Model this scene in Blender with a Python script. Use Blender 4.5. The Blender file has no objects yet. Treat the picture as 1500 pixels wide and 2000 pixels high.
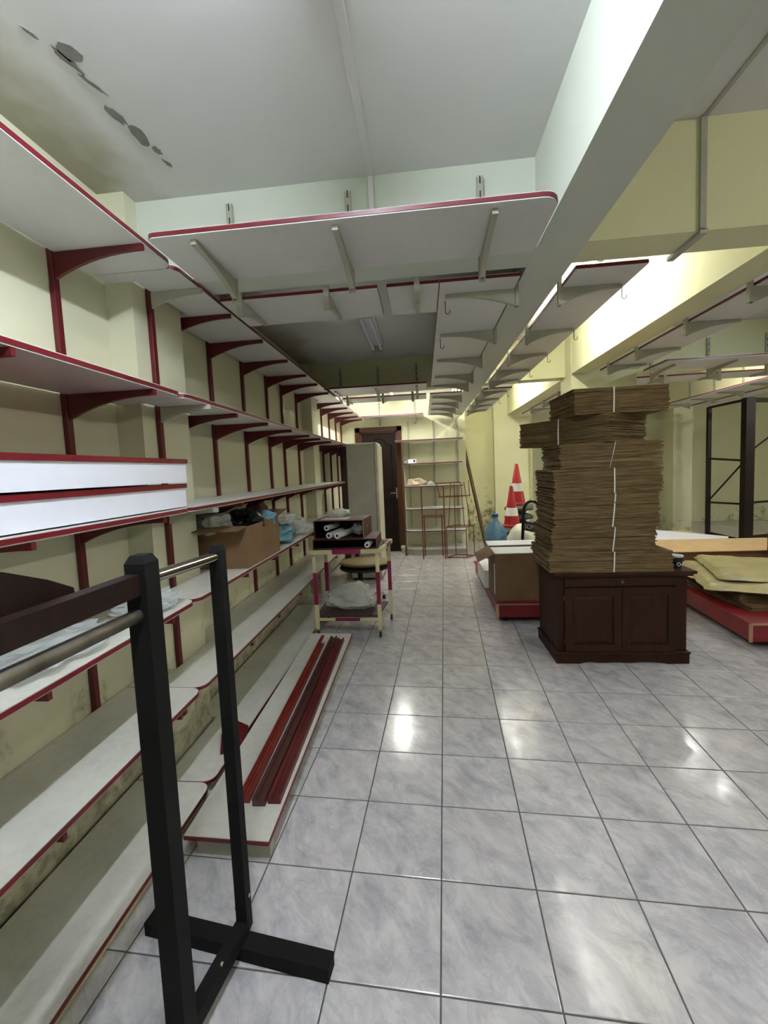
import bpy, bmesh, math, random
from mathutils import Vector, Matrix, Euler, noise
S = bpy.context.scene
C = S.collection
random.seed(7)
R = math.radians

# ------------------------------------------------------------------ camera
CAM_H = 1.5034
YAW, PITCH, ROLL = -0.0968, -0.0732, -0.0439
F_PX, CX, CY = 802.3, 751.56, 977.05
fw = Vector((math.sin(YAW)*math.cos(PITCH), math.cos(YAW)*math.cos(PITCH), math.sin(PITCH)))
rt0 = Vector((math.cos(YAW), -math.sin(YAW), 0)); up0 = rt0.cross(fw)
rt = rt0*math.cos(ROLL) + up0*math.sin(ROLL)
up = -rt0*math.sin(ROLL) + up0*math.cos(ROLL)
cd = bpy.data.cameras.new('camera'); cam = bpy.data.objects.new('camera', cd); C.objects.link(cam)
M = Matrix((rt, up, -fw)).transposed().to_4x4(); M.translation = Vector((0, 0, CAM_H))
cam.matrix_world = M
cd.sensor_fit = 'HORIZONTAL'; cd.sensor_width = 36; cd.lens = F_PX/1500*36
cd.shift_x = -(CX-750)/1500; cd.shift_y = (CY-1000)/1500
cd.clip_start = .05; cd.clip_end = 60
S.camera = cam

# ------------------------------------------------------------------ world, exposure
W = bpy.data.worlds.new('world'); S.world = W; W.use_nodes = True
W.node_tree.nodes['Background'].inputs[0].default_value = (.75, .82, .9, 1)
W.node_tree.nodes['Background'].inputs[1].default_value = .3
S.view_settings.view_transform = 'Standard'; S.view_settings.look = 'None'
S.view_settings.gamma = 1; S.view_settings.use_curve_mapping = False
S.view_settings.exposure = 2.08
# tube lamps: (x, y centre, z, length, colour, emission strength)
COOL = (.80, .89, 1.0); WARM = (1.0, .99, .92)
LAMPS = [(-.22, .35, 2.74, 1.2, COOL, 84, 'lit tube lamp on the ceiling over the near left shelves'),
         (1.20, 3.50, 2.80, 1.2, WARM, 32, 'lit tube lamp between the beams above the near carton box'),
         (-.48, 6.35, 2.80, 1.2, WARM, 62, 'lit tube lamp on the ceiling in front of the wooden door'),
         (1.20, 6.50, 2.80, 1.2, WARM, 36, 'lit tube lamp on the ceiling near the mouldy back wall'),
         (3.75, 5.80, 2.80, 1.2, WARM, 38, 'lit tube lamp on the ceiling by the far metal gate'),
         (3.40, -.20, 2.80, 1.2, WARM, 62, 'added unseen tube lamp brightening the near right bay'),  # added lamp without a known source, lights the near cross beam's right part
         (3.60, 3.20, 2.80, 1.2, COOL, 24, 'added unseen tube lamp brightening the bay above the right red board dolly'),  # added out of view to lift the dark bay right of the column
         (7.40, 5.60, 2.80, 1.2, WARM, 85, 'added unseen tube lamp brightening the wall behind the metal gate')]  # added out of view to brighten the far wall behind the gate

# ------------------------------------------------------------------ helpers
def lin(h):
    v = [int(h[i:i+2], 16)/255 for i in (0, 2, 4)]
    return tuple((c/12.92 if c <= .04045 else ((c+.055)/1.055)**2.4) for c in v) + (1,)

class NT:
    def __init__(s, name, rough=.5, metal=0, spec=.5):
        s.m = bpy.data.materials.new(name); s.m.use_nodes = True
        s.t = s.m.node_tree; s.b = s.t.nodes['Principled BSDF']
        s.b.inputs['Roughness'].default_value = rough; s.b.inputs['Metallic'].default_value = metal
        s.b.inputs['Specular IOR Level'].default_value = spec
        s.pos = None
    def n(s, ty, **k):
        o = s.t.nodes.new(ty)
        for a, v in k.items(): setattr(o, a, v)
        return o
    def l(s, a, b): s.t.links.new(a, b)
    def coord(s):
        if not s.pos:
            s.pos = s.n('ShaderNodeNewGeometry').outputs['Position']
        return s.pos
    def noise(s, scale, detail=3, rough=.55, dist=0, vec=None):
        o = s.n('ShaderNodeTexNoise'); s.l(vec or s.coord(), o.inputs['Vector'])
        o.inputs['Scale'].default_value = scale; o.inputs['Detail'].default_value = detail
        o.inputs['Roughness'].default_value = rough; o.inputs['Distortion'].default_value = dist
        return o.outputs['Fac']
    def ramp(s, fac, stops):
        o = s.n('ShaderNodeValToRGB'); s.l(fac, o.inputs[0]); e = o.color_ramp.elements
        while len(e) < len(stops): e.new(.5)
        for i, (p, c) in enumerate(stops):
            e[i].position = p; e[i].color = c if len(c) == 4 else c + (1,)
        return o.outputs[0]
    def mix(s, f, a, b, mode='MIX'):
        o = s.n('ShaderNodeMix', data_type='RGBA', blend_type=mode)
        for i, v in ((0, f), (6, a), (7, b)):
            if hasattr(v, 'is_linked'): s.l(v, o.inputs[i])
            else: o.inputs[i].default_value = v
        return o.outputs[2]
    def math(s, op, a, b=0.):
        o = s.n('ShaderNodeMath', operation=op)
        for i, v in ((0, a), (1, b)):
            if hasattr(v, 'is_linked'): s.l(v, o.inputs[i])
            else: o.inputs[i].default_value = v
        return o.outputs[0]
    def col(s, v):
        if hasattr(v, 'is_linked'): s.l(v, s.b.inputs['Base Color'])
        else: s.b.inputs['Base Color'].default_value = v
    def bump(s, h, strength=.2, dist=.01):
        o = s.n('ShaderNodeBump'); s.l(h, o.inputs['Height'])
        o.inputs['Strength'].default_value = strength; o.inputs['Distance'].default_value = dist
        s.l(o.outputs[0], s.b.inputs['Normal'])

G0, G1 = (0, 0, 0, 1), (1, 1, 1, 1)
def plain(name, hx, rough=.5, metal=0, var=.12, scale=9, spec=.5, bump=0):
    t = NT(name, rough, metal, spec); c = lin(hx)
    n = t.noise(scale, 4)
    d = tuple(x*(1-var) for x in c[:3]) + (1,); e = tuple(min(1, x*(1+var)) for x in c[:3]) + (1,)
    t.col(t.ramp(n, [(.3, d), (.7, e)]))
    if bump: t.bump(t.noise(scale*6, 3), bump, .003)
    return t.m

def paint(name, hx, dirt=0., dirt_h=.5, soft=.35, stain=0.):
    """wall paint; dirt = strength of the damp and mould that creeps up from the floor"""
    t = NT(name, .75, 0, .3); c = lin(hx)
    n = t.noise(1.3, 4)
    base = t.ramp(n, [(.3, tuple(x*.94 for x in c[:3])+(1,)), (.7, c)])
    if dirt:
        sp = t.n('ShaderNodeSeparateXYZ'); t.l(t.coord(), sp.inputs[0])
        h = t.math('DIVIDE', t.math('SUBTRACT', dirt_h, sp.outputs[2]), soft)   # 0 at dirt_h, rising down
        g = t.noise(5, 6, .7, .6)
        s = t.math('ADD', h, t.math('MULTIPLY', t.math('SUBTRACT', g, .5), 5.))
        f = t.ramp(s, [(.45, G0), (1., G1)])
        g2 = t.ramp(t.noise(17, 5, .7), [(.42, G0), (.62, G1)])
        f2 = t.math('MULTIPLY', f, t.math('ADD', t.math('MULTIPLY', g2, .6), .4))
        f3 = t.math('MULTIPLY', f2, dirt)
        base = t.mix(f3, base, lin('5d5a4c'))
        # scattered flaked spots higher up
        sc = t.ramp(t.noise(3.1, 6, .75, 1.2), [(.67, G0), (.70, G1)])
        lim = t.ramp(t.math('DIVIDE', sp.outputs[2], 2.), [(.55, G1), (.85, G0)])
        base = t.mix(t.math('MULTIPLY', t.math('MULTIPLY', sc, lim), dirt*.8), base, lin('6a685a'))
    if stain:   # brown water stain where the slab meets the left wall
        sp = t.n('ShaderNodeSeparateXYZ'); t.l(t.coord(), sp.inputs[0])
        e = t.math('ADD', t.math('MULTIPLY', t.math('ADD', sp.outputs[0], 1.12), -3.), t.math('MULTIPLY', t.math('SUBTRACT', t.noise(2.2, 4), .5), 2.2))
        base = t.mix(t.math('MULTIPLY', t.ramp(e, [(.0, G0), (.75, G1)]), stain), base, lin('8d8468'))
    t.col(base)
    t.bump(t.noise(40, 4), .12, .004)
    return t.m

def melamine(name, hx, dust=.18):
    t = NT(name, .38, 0, .5); c = lin(hx)
    n = t.noise(2.2, 6, .7); n2 = t.noise(30, 4, .7)
    f = t.math('MULTIPLY', t.ramp(n, [(.35, G0), (.75, G1)]), t.ramp(n2, [(.4, (.4,.4,.4,1)), (.65, G1)]))
    t.col(t.mix(t.math('MULTIPLY', f, dust), c, lin('7c776a')))
    return t.m

def wood(name, hx, hx2, rough=.4, scale=(3, 3, 30), spec=.4):
    t = NT(name, rough, 0, spec)
    mp = t.n('ShaderNodeMapping'); t.l(t.coord(), mp.inputs[0]); mp.inputs['Scale'].default_value = scale
    n = t.noise(2.5, 5, .6, .8, mp.outputs[0])
    t.col(t.ramp(n, [(.3, lin(hx)), (.7, lin(hx2))]))
    return t.m

def tile_mat():
    t = NT('glazed_marble_tile', .2, 0, .5)
    oi = t.n('ShaderNodeObjectInfo')
    mp = t.n('ShaderNodeMapping'); t.l(t.coord(), mp.inputs[0])
    mp.inputs['Rotation'].default_value = (0, 0, R(50))
    mq = t.n('ShaderNodeMapping'); t.l(mp.outputs[0], mq.inputs[0]); mq.inputs['Scale'].default_value = (1.0, 1.7, 1); mp = mq
    ofs = t.n('ShaderNodeVectorMath', operation='SCALE'); t.l(oi.outputs['Location'], ofs.inputs[0]); ofs.inputs[3].default_value = 1.7
    ad = t.n('ShaderNodeVectorMath', operation='ADD'); t.l(mp.outputs[0], ad.inputs[0]); t.l(ofs.outputs[0], ad.inputs[1])
    v = ad.outputs[0]
    n = t.noise(6.5, 8, .66, .5, v)
    a = t.ramp(n, [(.30, lin('9d9a9c')), (.47, lin('b9b6b6')), (.62, lin('cbc7c4'))])
    vein = t.noise(4.5, 6, .7, .7, v)
    vf = t.ramp(t.math('ABSOLUTE', t.math('SUBTRACT', vein, .5)), [(.0, G1), (.05, G0)])
    a = t.mix(t.math('MULTIPLY', vf, .28), a, lin('8b8a90'))
    pk = t.ramp(t.noise(2.1, 3, .5, 0, v), [(.5, G0), (.7, G1)])
    a = t.mix(t.math('MULTIPLY', pk, .25), a, lin('d2c4be'))
    dn = t.ramp(t.noise(1.1, 5, .65), [(.45, G0), (.75, G1)])
    a = t.mix(t.math('MULTIPLY', dn, .22), a, lin('8f8b80'))
    t.col(a)
    r = t.ramp(t.noise(14, 5), [(.3, (.10,)*3), (.7, (.22,)*3)])
    t.l(r, t.b.inputs['Roughness'])
    t.bump(t.noise(9, 2), .05, .004)
    return t.m

def glassy(name, col, alpha=.45, rough=.15):
    t = NT(name, rough); t.b.inputs['Base Color'].default_value = col
    t.b.inputs['Alpha'].default_value = alpha
    t.bump(t.noise(18, 5, .7), .6, .01)
    return t.m

def emis(name, col, s):
    m = bpy.data.materials.new(name); m.use_nodes = True; b = m.node_tree.nodes['Principled BSDF']
    b.inputs['Base Color'].default_value = (*col, 1); b.inputs['Emission Color'].default_value = (*col, 1)
    b.inputs['Emission Strength'].default_value = s
    return m

MAT = dict(
    tile=tile_mat(),
    grout=plain('grout', '55534e', .9, var=.25, scale=20),
    wallL=paint('cream_paint_left', 'cecbae', .7, .72, .45),
    wallB=paint('cream_paint_back', 'd6d6b6', .8, .35, .5),
    wallM=paint('yellow_paint_mould', 'd6d3a4', .9, 1.15, .75),
    yel=paint('yellow_paint', 'dad8ae'),
    mint=paint('pale_mint_beams', 'ccd0c2'),  # paler, greener colour of the left cross beam part and long beam
    slab=paint('ceiling_paint', 'd6d4d2', stain=.75),
    shelf=melamine('white_melamine', 'd4d3cf'),
    shelfdirty=melamine('dusty_white_melamine', 'cfcdc2', .5),
    white=plain('white_board', 'e2e2ea', .4, var=.02),
    rededge=plain('red_edge_band', '64101c', .35, var=.08),
    redmetal=plain('red_enamel', '560d13', .4, var=.12),
    redwood=plain('red_stained_wood', '541512', .5, var=.22, scale=14),
    brownred=plain('brown_red_wood', '43201a', .5, var=.22, scale=14),
    redwood2=plain('orange_red_wood', '742014', .5, var=.2, scale=14),
    grey=plain('grey_enamel', 'a9a796', .45, .0, var=.08),
    slot=plain('slot_shade_dark_parts', '24221f', .8),  # near-black: painted shade in slots and roll holes, own colour of other parts
    steel=plain('chrome_steel', 'c8c6c0', .15, 1.0, var=.05),
    oldsteel=plain('tarnished_steel', '6f685c', .45, .9, var=.35, scale=16),
    black=plain('black_painted_wood', '0d0b0a', .75, var=.2, spec=.2),
    blackm=plain('black_metal', '101012', .35, .2, var=.1),
    dwood=wood('dark_brown_wood', '140907', '1f0f0a', .5, (25, 25, 3), .25),
    cab=wood('cabinet_wood', '241003', '351a06', .55, (20, 20, 2), .25),
    doorw=wood('door_wood', '120a05', '22130a', .5, (22, 22, 2), .2),
    framew=wood('door_frame_wood', '3a2110', '4f2f16', .5, (22, 22, 2), .3),
    card=plain('cardboard', '6f5436', .85, var=.12, scale=6),
    card2=wood('stacked_cardboard', '463723', '8d7652', .9, (2, 2, 55), .15),
    cardlt=plain('light_cardboard', 'b79a6c', .85, var=.1),
    strap=plain('white_strap', 'dcdcd4', .5, var=.03),
    fridge=plain('grey_fridge', 'b4b1a5', .4, var=.05),
    fridgef=plain('lit_fridge_front', 'd6d2be', .35, var=.08),  # paler copy of the fridge grey paints the light on its front
    cream=plain('cream_enamel', 'c9bf93', .45, var=.08),
    maroon=plain('maroon_tape', '7a1238', .4, var=.1),
    brownboard=plain('brown_board', '3a2620', .6, var=.2),
    redbox=plain('red_printed_card', '54241b', .6, var=.3, scale=14),
    paper=plain('white_paper', 'd8d8d4', .6, var=.03),
    dolly=plain('red_board', '74131a', .45, var=.15, scale=6),
    ply=plain('raw_board_edge', 'b08a68', .8, var=.1),
    cone=plain('red_cone', 'a81417', .45, var=.08),
    refl=plain('white_cone_band', 'e4e2d8', .4, var=.03),
    rubber=plain('grey_rubber', '4a4840', .75, var=.2),
    water=glassy('blue_bottle_plastic', (.10, .30, .50, 1), .55, .1),
    cap=plain('blue_cap', '1c4a8a', .4),
    sack=plain('white_sack', 'c8c4ae', .4, var=.12, scale=12, bump=.6),
    bag=glassy('clear_plastic', (.75, .78, .78, 1), .38, .12),
    milky=glassy('milky_plastic', (.62, .63, .56, 1), .6, .2),
    blueb=glassy('blue_plastic_bag', (.14, .30, .38, 1), .85, .2),
    blackbag_shade=plain('black_bag_box_shade', '0c0c10', .25, var=.1, bump=.5),  # black bag colour, also the painted shade inside the printed cartons
    yelwrap=plain('yellow_plastic_wrap', 'a89c6a', .38, var=.2, scale=7, bump=.4),
    beige=plain('beige_upholstery', '86754a', .6, var=.08),
    rust=plain('rusty_red_metal', '6e3524', .6, .1, var=.2, scale=16),
    pole=wood('pole_wood', '45301a', '5c4326', .6, (25, 25, 3)),
    cloth=plain('peach_cloth', 'dfcbb0', .8, var=.12, scale=30, bump=.5),
    patch=plain('bare_plaster', '7a7873', .9, var=.2, scale=18),
    hall_dark=plain('unlit_hall_dark', '2b2a26', .1, .0, var=.05),
)

def wl(o):
    v = Vector((0, 0, 0))
    while o: v += o.location; o = o.parent
    return v

class MB:
    def __init__(s): s.v = []; s.f = []; s.sm = False
    def add(s, vs, fs):
        k = len(s.v); s.v += [Vector(a) for a in vs]; s.f += [tuple(i+k for i in f) for f in fs]; return s
    def box(s, x0, x1, y0, y1, z0, z1, m=None):
        vs = [Vector((x, y, z)) for z in (z0, z1) for y in (y0, y1) for x in (x0, x1)]
        if m: vs = [m @ v for v in vs]
        return s.add(vs, [(0, 2, 3, 1), (4, 5, 7, 6), (0, 1, 5, 4), (2, 6, 7, 3), (0, 4, 6, 2), (1, 3, 7, 5)])
    def bar(s, a, b, w, h=None, upv=(0, 0, 1), rot=0):
        a, b = Vector(a), Vector(b); h = h or w; d = (b-a).normalized(); upv = Vector(upv)
        if abs(d.dot(upv)) > .98: upv = Vector((0, 1, 0))
        x = d.cross(upv).normalized(); y = x.cross(d)
        if rot: x, y = x*math.cos(rot)+y*math.sin(rot), -x*math.sin(rot)+y*math.cos(rot)
        vs = [p + x*i*w/2 + y*j*h/2 for p in (a, b) for i, j in ((-1, -1), (1, -1), (1, 1), (-1, 1))]
        return s.add(vs, [(3, 2, 1, 0), (4, 5, 6, 7)] + [(i, (i+1) % 4, 4+(i+1) % 4, 4+i) for i in range(4)])
    def prism(s, poly, z0, z1):
        n = len(poly)
        vs = [(p[0], p[1], z0) for p in poly] + [(p[0], p[1], z1) for p in poly]
        return s.add(vs, [tuple(range(n-1, -1, -1)), tuple(range(n, 2*n))] + [(i, (i+1) % n, n+(i+1) % n, n+i) for i in range(n)])
    def ext(s, poly3, d):
        """extrude a planar 3-D polygon by the vector d"""
        n = len(poly3); d = Vector(d)
        vs = [Vector(p) for p in poly3] + [Vector(p)+d for p in poly3]
        return s.add(vs, [tuple(range(n-1, -1, -1)), tuple(range(n, 2*n))] + [(i, (i+1) % n, n+(i+1) % n, n+i) for i in range(n)])
    def tube(s, pts, r, n=10, close=False):
        pts = [Vector(p) for p in pts]; rings = []
        k0 = len(s.v); prev = None
        for i, p in enumerate(pts):
            a = pts[max(i-1, 0)]; b = pts[min(i+1, len(pts)-1)]
            d = (b-a).normalized()
            x = d.orthogonal().normalized() if prev is None else (prev - d*prev.dot(d)).normalized()
            prev = x; y = d.cross(x); rr = r[i] if isinstance(r, (list, tuple)) else r
            s.v += [p + (x*math.cos(t)+y*math.sin(t))*rr for t in [2*math.pi*j/n for j in range(n)]]
        for i in range(len(pts)-1):
            for j in range(n):
                a = k0+i*n+j; b = k0+i*n+(j+1) % n
                s.f.append((a, b, b+n, a+n))
        s.f.append(tuple(k0+j for j in range(n-1, -1, -1))); s.f.append(tuple(k0+(len(pts)-1)*n+j for j in range(n)))
        s.sm = True
        return s
    def lathe(s, prof, c, n=20):
        k0 = len(s.v)
        for r, z in prof: s.v += [Vector((c[0]+r*math.cos(t), c[1]+r*math.sin(t), c[2]+z)) for t in [2*math.pi*j/n for j in range(n)]]
        for i in range(len(prof)-1):
            for j in range(n):
                a = k0+i*n+j; b = k0+i*n+(j+1) % n
                s.f.append((a, b, b+n, a+n))
        s.f.append(tuple(k0+j for j in range(n-1, -1, -1))); s.f.append(tuple(k0+(len(prof)-1)*n+j for j in range(n)))
        s.sm = True
        return s
    def blob(s, c, r, amp=.3, fr=3., sub=3, seed=0, flat=0):
        bm = bmesh.new(); bmesh.ops.create_icosphere(bm, subdivisions=sub, radius=1)
        vs = []
        for v in bm.verts:
            p = v.co.copy(); n_ = noise.noise(p*fr/2+Vector((seed, seed*2.3, 1))) + .5*noise.noise(p*fr+Vector((seed*3, 1, seed)))
            ri = .25*(1-abs(noise.noise(p*fr*1.7+Vector((seed, 5, 2))))*2)
            q = p*(1+amp*(n_+ri))
            q = Vector((q.x*r[0], q.y*r[1], max(q.z*r[2], -r[2]*.8 if flat else -9)))
            vs.append(q+Vector(c))
        bm.faces.ensure_lookup_table(); fs = [tuple(v.index for v in f.verts) for f in bm.faces]; bm.free()
        s.sm = True
        return s.add(vs, fs)
    def build(s, name, mat, parent=None, bevel=0, origin=None, smooth=None):
        if parent: o0 = wl(parent)
        elif origin is not None: o0 = Vector(origin)
        else:
            xs = [v.x for v in s.v]; ys = [v.y for v in s.v]; zs = [v.z for v in s.v]
            o0 = Vector(((min(xs)+max(xs))/2, (min(ys)+max(ys))/2, min(zs)))
        me = bpy.data.meshes.new(name); me.from_pydata([v-o0 for v in s.v], [], s.f); me.update()
        bm = bmesh.new(); bm.from_mesh(me); bmesh.ops.recalc_face_normals(bm, faces=bm.faces)
        if bevel:
            bmesh.ops.bevel(bm, geom=[e for e in bm.edges], offset=bevel, segments=2, profile=.5, affect='EDGES', clamp_overlap=True)
        bm.to_mesh(me); bm.free()
        me.materials.append(MAT[mat] if isinstance(mat, str) else mat)
        if smooth or (smooth is None and s.sm):
            me.polygons.foreach_set('use_smooth', [True]*len(me.polygons))
            try: me.set_sharp_from_angle(angle=R(40))
            except Exception: pass
        o = bpy.data.objects.new(name, me); C.objects.link(o)
        if parent: o.parent = parent
        else: o.location = o0
        return o

def tag(o, label, cat=None, group=None, kind=None):
    o['label'] = label
    if cat: o['category'] = cat
    if group: o['group'] = group
    if kind: o['kind'] = kind
    return o
def thing(name, loc, label, cat, group=None):
    o = bpy.data.objects.new(name, None); C.objects.link(o); o.location = loc; o.empty_display_size = .05
    return tag(o, label, cat, group)
def struct(name, mb, mat, label=None, bevel=0):
    o = mb.build(name, mat, origin=(0, 0, 0), bevel=bevel); o['kind'] = 'structure'
    if label: o['label'] = label
    return o
def dup(root, loc, label, group=None):
    r = root.copy(); C.objects.link(r); r.location = loc; r['label'] = label
    if group: r['group'] = group
    for ch in list(root.children):
        c = ch.copy(); C.objects.link(c); c.parent = r
        for g in list(ch.children):
            d = g.copy(); C.objects.link(d); d.parent = c
    return r
def part(mb, name, mat, parent, label=None, bevel=0, **k):
    o = mb.build(name, mat, parent, bevel, **k)
    if label: o['label'] = label
    return o

# ================================================================== STRUCTURE
SL = 2.825   # slab underside, left bay
SR = 2.90    # slab underside, right bays
BS = 2.45   # beam soffit
LW = -1.45  # left wall
BW = 7.45   # back wall (door part)
XR, YN = 9.0, -3.0
# floor and its tiles
fl = struct('floor', MB().box(LW-.2, XR+.2, YN-.2, 10.4, -.15, -.003), 'grout')
T = 1/3.; TY = .0489; X0, Y0 = -1.8688*T, 6.3067*T
ca, sa = math.cos(TY), math.sin(TY)
hw, ch_, dz = T/2-.0026, .0022, .006
tm = MB()
tv = [(-hw, -hw), (hw, -hw), (hw, hw), (-hw, hw)]
iv = [(x*(1-ch_/hw), y*(1-ch_/hw)) for x, y in tv]
rot = lambda p: (p[0]*ca+p[1]*sa, -p[0]*sa+p[1]*ca)
tm.add([(*rot(p), -dz) for p in tv]+[(*rot(p), -.0012) for p in tv]+[(*rot(p), 0) for p in iv],
       [(8, 9, 10, 11)]+[(i, (i+1) % 4, 4+(i+1) % 4, 4+i) for i in range(4)]+[(4+i, 4+(i+1) % 4, 8+(i+1) % 4, 8+i) for i in range(4)])
cells = []
for c in range(-12, 36):
    for r in range(-20, 30):
        x = X0+(c+.5)*T*ca+(r+.5)*T*sa; y = Y0-(c+.5)*T*sa+(r+.5)*T*ca
        if LW-.1 < x < XR and YN < y < 10.3: cells.append((x, y))
def vis(x, y):
    d = Vector((x, y, -CAM_H)); z = d.dot(fw)
    if z < .2: return 0
    u, v = CX+F_PX*d.dot(rt)/z, CY-F_PX*d.dot(up)/z
    return -60 < u < 1560 and v < 2120 and x > -1.2
near = sorted([c for c in cells if vis(*c)], key=lambda c: c[0]**2+c[1]**2)[:300]
ns = set(near)
proto = tm.build('tile', 'tile', origin=(0, 0, 0)); proto.parent = fl
rest = MB()
for i, (x, y) in enumerate(near):
    o = proto if i == 0 else proto.copy()
    if i: C.objects.link(o); o.parent = fl
    o.location = (x, y, 0)
for (x, y) in cells:
    if (x, y) not in ns: rest.add([Vector(v)+Vector((x, y, 0)) for v in tm.v], tm.f)
ro = rest.build('tiling', 'tile', fl); ro['kind'] = 'stuff'

struct('ceiling', MB().box(LW-.2, .62, YN-.2, 10.4, SL, SL+.15).box(.6, XR+.2, YN-.2, 10.4, SR, SR+.15), 'slab')
wL = struct('wall_left', MB().box(LW-.2, LW, YN-.2, BW+.3, -.1, SR+.02), 'wallL')
dx0, dx1, dh = -1.13, -.45, 2.2
wb = MB(); wb.box(LW-.2, dx0-.06, BW, BW+.2, -.1, SR+.02).box(dx1+.06, .76, BW, BW+.2, -.1, SR+.02).box(dx0-.06, dx1+.06, BW, BW+.2, dh+.06, SR+.02)
wb.box(.6, .76, BW+.2, 8.3, -.1, SR+.02)
struct('wall_back', wb, 'wallB')
struct('wall_back_hall', MB().box(dx0-.4, dx1+.4, BW+.25, BW+.3, -.1, SL), 'hall_dark', 'dark space behind the door')  # near-black sheet paints the unlit space behind the door
struct('wall_back_middle', MB().box(.76, 2.1, 8.2, 8.4, -.1, SR+.02), 'wallM', 'yellow back wall with mould stains')
struct('wall_back_right', MB().box(2.05, 5.2, 9.35, 9.55, -.1, SR+.02).box(2.0, 2.1, 8.3, 9.5, -.1, SR+.02), 'wallB')
struct('wall_back_far', MB().box(5.15, XR+.2, 10.1, 10.3, -.1, SR+.02).box(5.1, 5.2, 9.4, 10.2, -.1, SR+.02), 'wallB')
struct('wall_right', MB().box(XR, XR+.2, YN-.2, 10.4, -.1, SR+.02), 'yel')
struct('wall_front', MB().box(LW-.2, XR+.2, YN-.2, YN, -.1, SR+.02), 'yel')
# pillars
struct('trim_1', MB().box(LW-.02, -1.32, 1.86, 2.25, -.05, SR+.01), 'wallL', 'cream pillar standing out of the left wall near the camera')
struct('trim_2', MB().box(LW-.02, -1.32, 4.93, 5.2, -.05, SR+.01), 'wallL', 'cream pillar standing out of the left wall near the fridge')
struct('trim_3', MB().box(1.616, 2.29, 4.68, 5.02, -.05, SR+.01), 'yel', 'free column behind the carton stack')
struct('trim_4', MB().box(1.36, 1.99, 8.06, 8.25, -.05, SR+.01), 'yel', 'pale pilaster beside the mouldy wall')
struct('trim_5', MB().box(5.0, 5.36, 8.8, 9.5, -.05, SR+.01), 'wallB', 'pale pilaster left of the metal gate')
# beams
struct('trim_6', MB().box(LW-.05, .60, 1.94, 2.12, BS, SR+.02), 'mint', 'near cross beam, left part')
struct('trim_7', MB().box(.60, XR, 1.93, 2.12, BS, SR+.02), 'yel', 'near cross beam, right part')
B1 = MB().box(.53, .74, YN, 8.25, BS-.002, SR+.02)
struct('trim_8', B1, 'mint', 'long beam running away from the camera')
struct('trim_9', MB().box(1.62, 1.82, 2.1, 8.25, BS-.003, SR+.02), 'yel', 'long beam that ends on the free column')
cb2y = lambda x: 4.99-.06*(x+.5)
struct('trim_10', MB().prism([(LW-.05, cb2y(LW)), (XR, cb2y(XR)), (XR, cb2y(XR)+.18), (LW-.05, cb2y(LW)+.18)], BS+.002, SR+.02), 'yel', 'far cross beam')
struct('trim_11', MB().box(4.65, 4.85, 4.8, 9.45, BS-.002, SR+.02), 'yel', 'long beam at far right')
# ceiling conduits
struct('trim_12', MB().box(-.205, -.175, YN+.1, 1.94, SL-.006, SL+.01).box(-.203, -.177, 1.931, 1.945, 2.46, SL), 'slab', 'thin cable duct down the middle of the near ceiling', bevel=.003)
struct('trim_13', MB().box(1.196, 1.214, -1.5, 1.93, SR-.008, SR+.01).box(1.19, 1.214, 1.918, 1.935, BS, SR).box(1.19, 1.22, 1.918, 2.16, BS-.015, BS+.004), 'grey', 'thin cable duct over the right part of the near beam')
# bare plaster patches of the ceiling
def patch(cx, cy, L, w, ang, seed, parent):
    random.seed(seed); n = 14; pts = []
    for i in range(n):
        t = 2*math.pi*i/n; rr = 1+random.uniform(-.28, .28)
        x, y = L/2*math.cos(t)*rr, w/2*math.sin(t)*rr
        pts.append((cx+x*math.cos(ang)-y*math.sin(ang), cy+x*math.sin(ang)+y*math.cos(ang)))
    o = MB().prism(pts, SL-.0025, SL+.003).build('plaster_patch', 'patch', parent); return o
cl = bpy.data.objects['ceiling']
for i, (x, y, L, w, a) in enumerate([(-1.06, 1.29, .10, .022, 1.3), (-1.035, 1.27, .07, .05, 1.1), (-1.045, 1.375, .09, .016, 1.2), (-1.06, 1.49, .09, .035, 1.45), (-1.04, 1.58, .12, .045, 1.5), (-1.02, 1.66, .05, .03, 1.4), (-1.02, 1.73, .045, .016, 1.3), (-1.1, 1.2, .05, .012, 1.2)]):
    patch(x, y, L, w, a, 40+i, cl)

# door
d = struct('door_1', MB().box(dx0+.02, dx1-.02, BW+.02, BW+.06, .01, dh-.01), 'doorw', 'dark brown wooden door with an arched panel')
fr = MB().box(dx0-.08, dx0, BW-.03, BW+.1, 0, dh+.08).box(dx1, dx1+.08, BW-.03, BW+.1, 0, dh+.08).box(dx0-.08, dx1+.08, BW-.03, BW+.1, dh, dh+.08)
part(fr, 'door_frame', 'framew', d)
fr = MB().box(dx0, dx0+.03, BW-.005, BW+.03, 0, dh).box(dx1-.03, dx1, BW-.005, BW+.03, 0, dh).box(dx0, dx1, BW-.005, BW+.03, dh-.03, dh)
part(fr, 'door_stop', 'framew', d)
arch = [(-.22, 1.15), (.22, 1.15), (.22, 1.95)] + [(.12*math.cos(t), 1.97+.1*math.sin(t)) for t in [math.pi*k/8 for k in range(9)]] + [(-.22, 1.95)]
xm = (dx0+dx1)/2
part(MB().tube([(xm+x, BW+.018, z) for x, z in arch+[arch[0]]], .012, 6), 'panel_moulding', 'doorw', d)
part(MB().tube([(xm+x, BW+.018, z) for x, z in [(-.22, .2), (.22, .2), (.22, .98), (-.22, .98), (-.22, .2)]], .012, 6), 'panel_moulding', 'doorw', d)
part(MB().box(dx1-.06, dx1-.035, BW+.0, BW+.02, .98, 1.18).tube([(dx1-.048, BW+.01, 1.08), (dx1-.048, BW-.04, 1.08), (dx1-.16, BW-.045, 1.08)], .01, 8), 'handle', 'steel', d, 'chrome lever handle')

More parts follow.
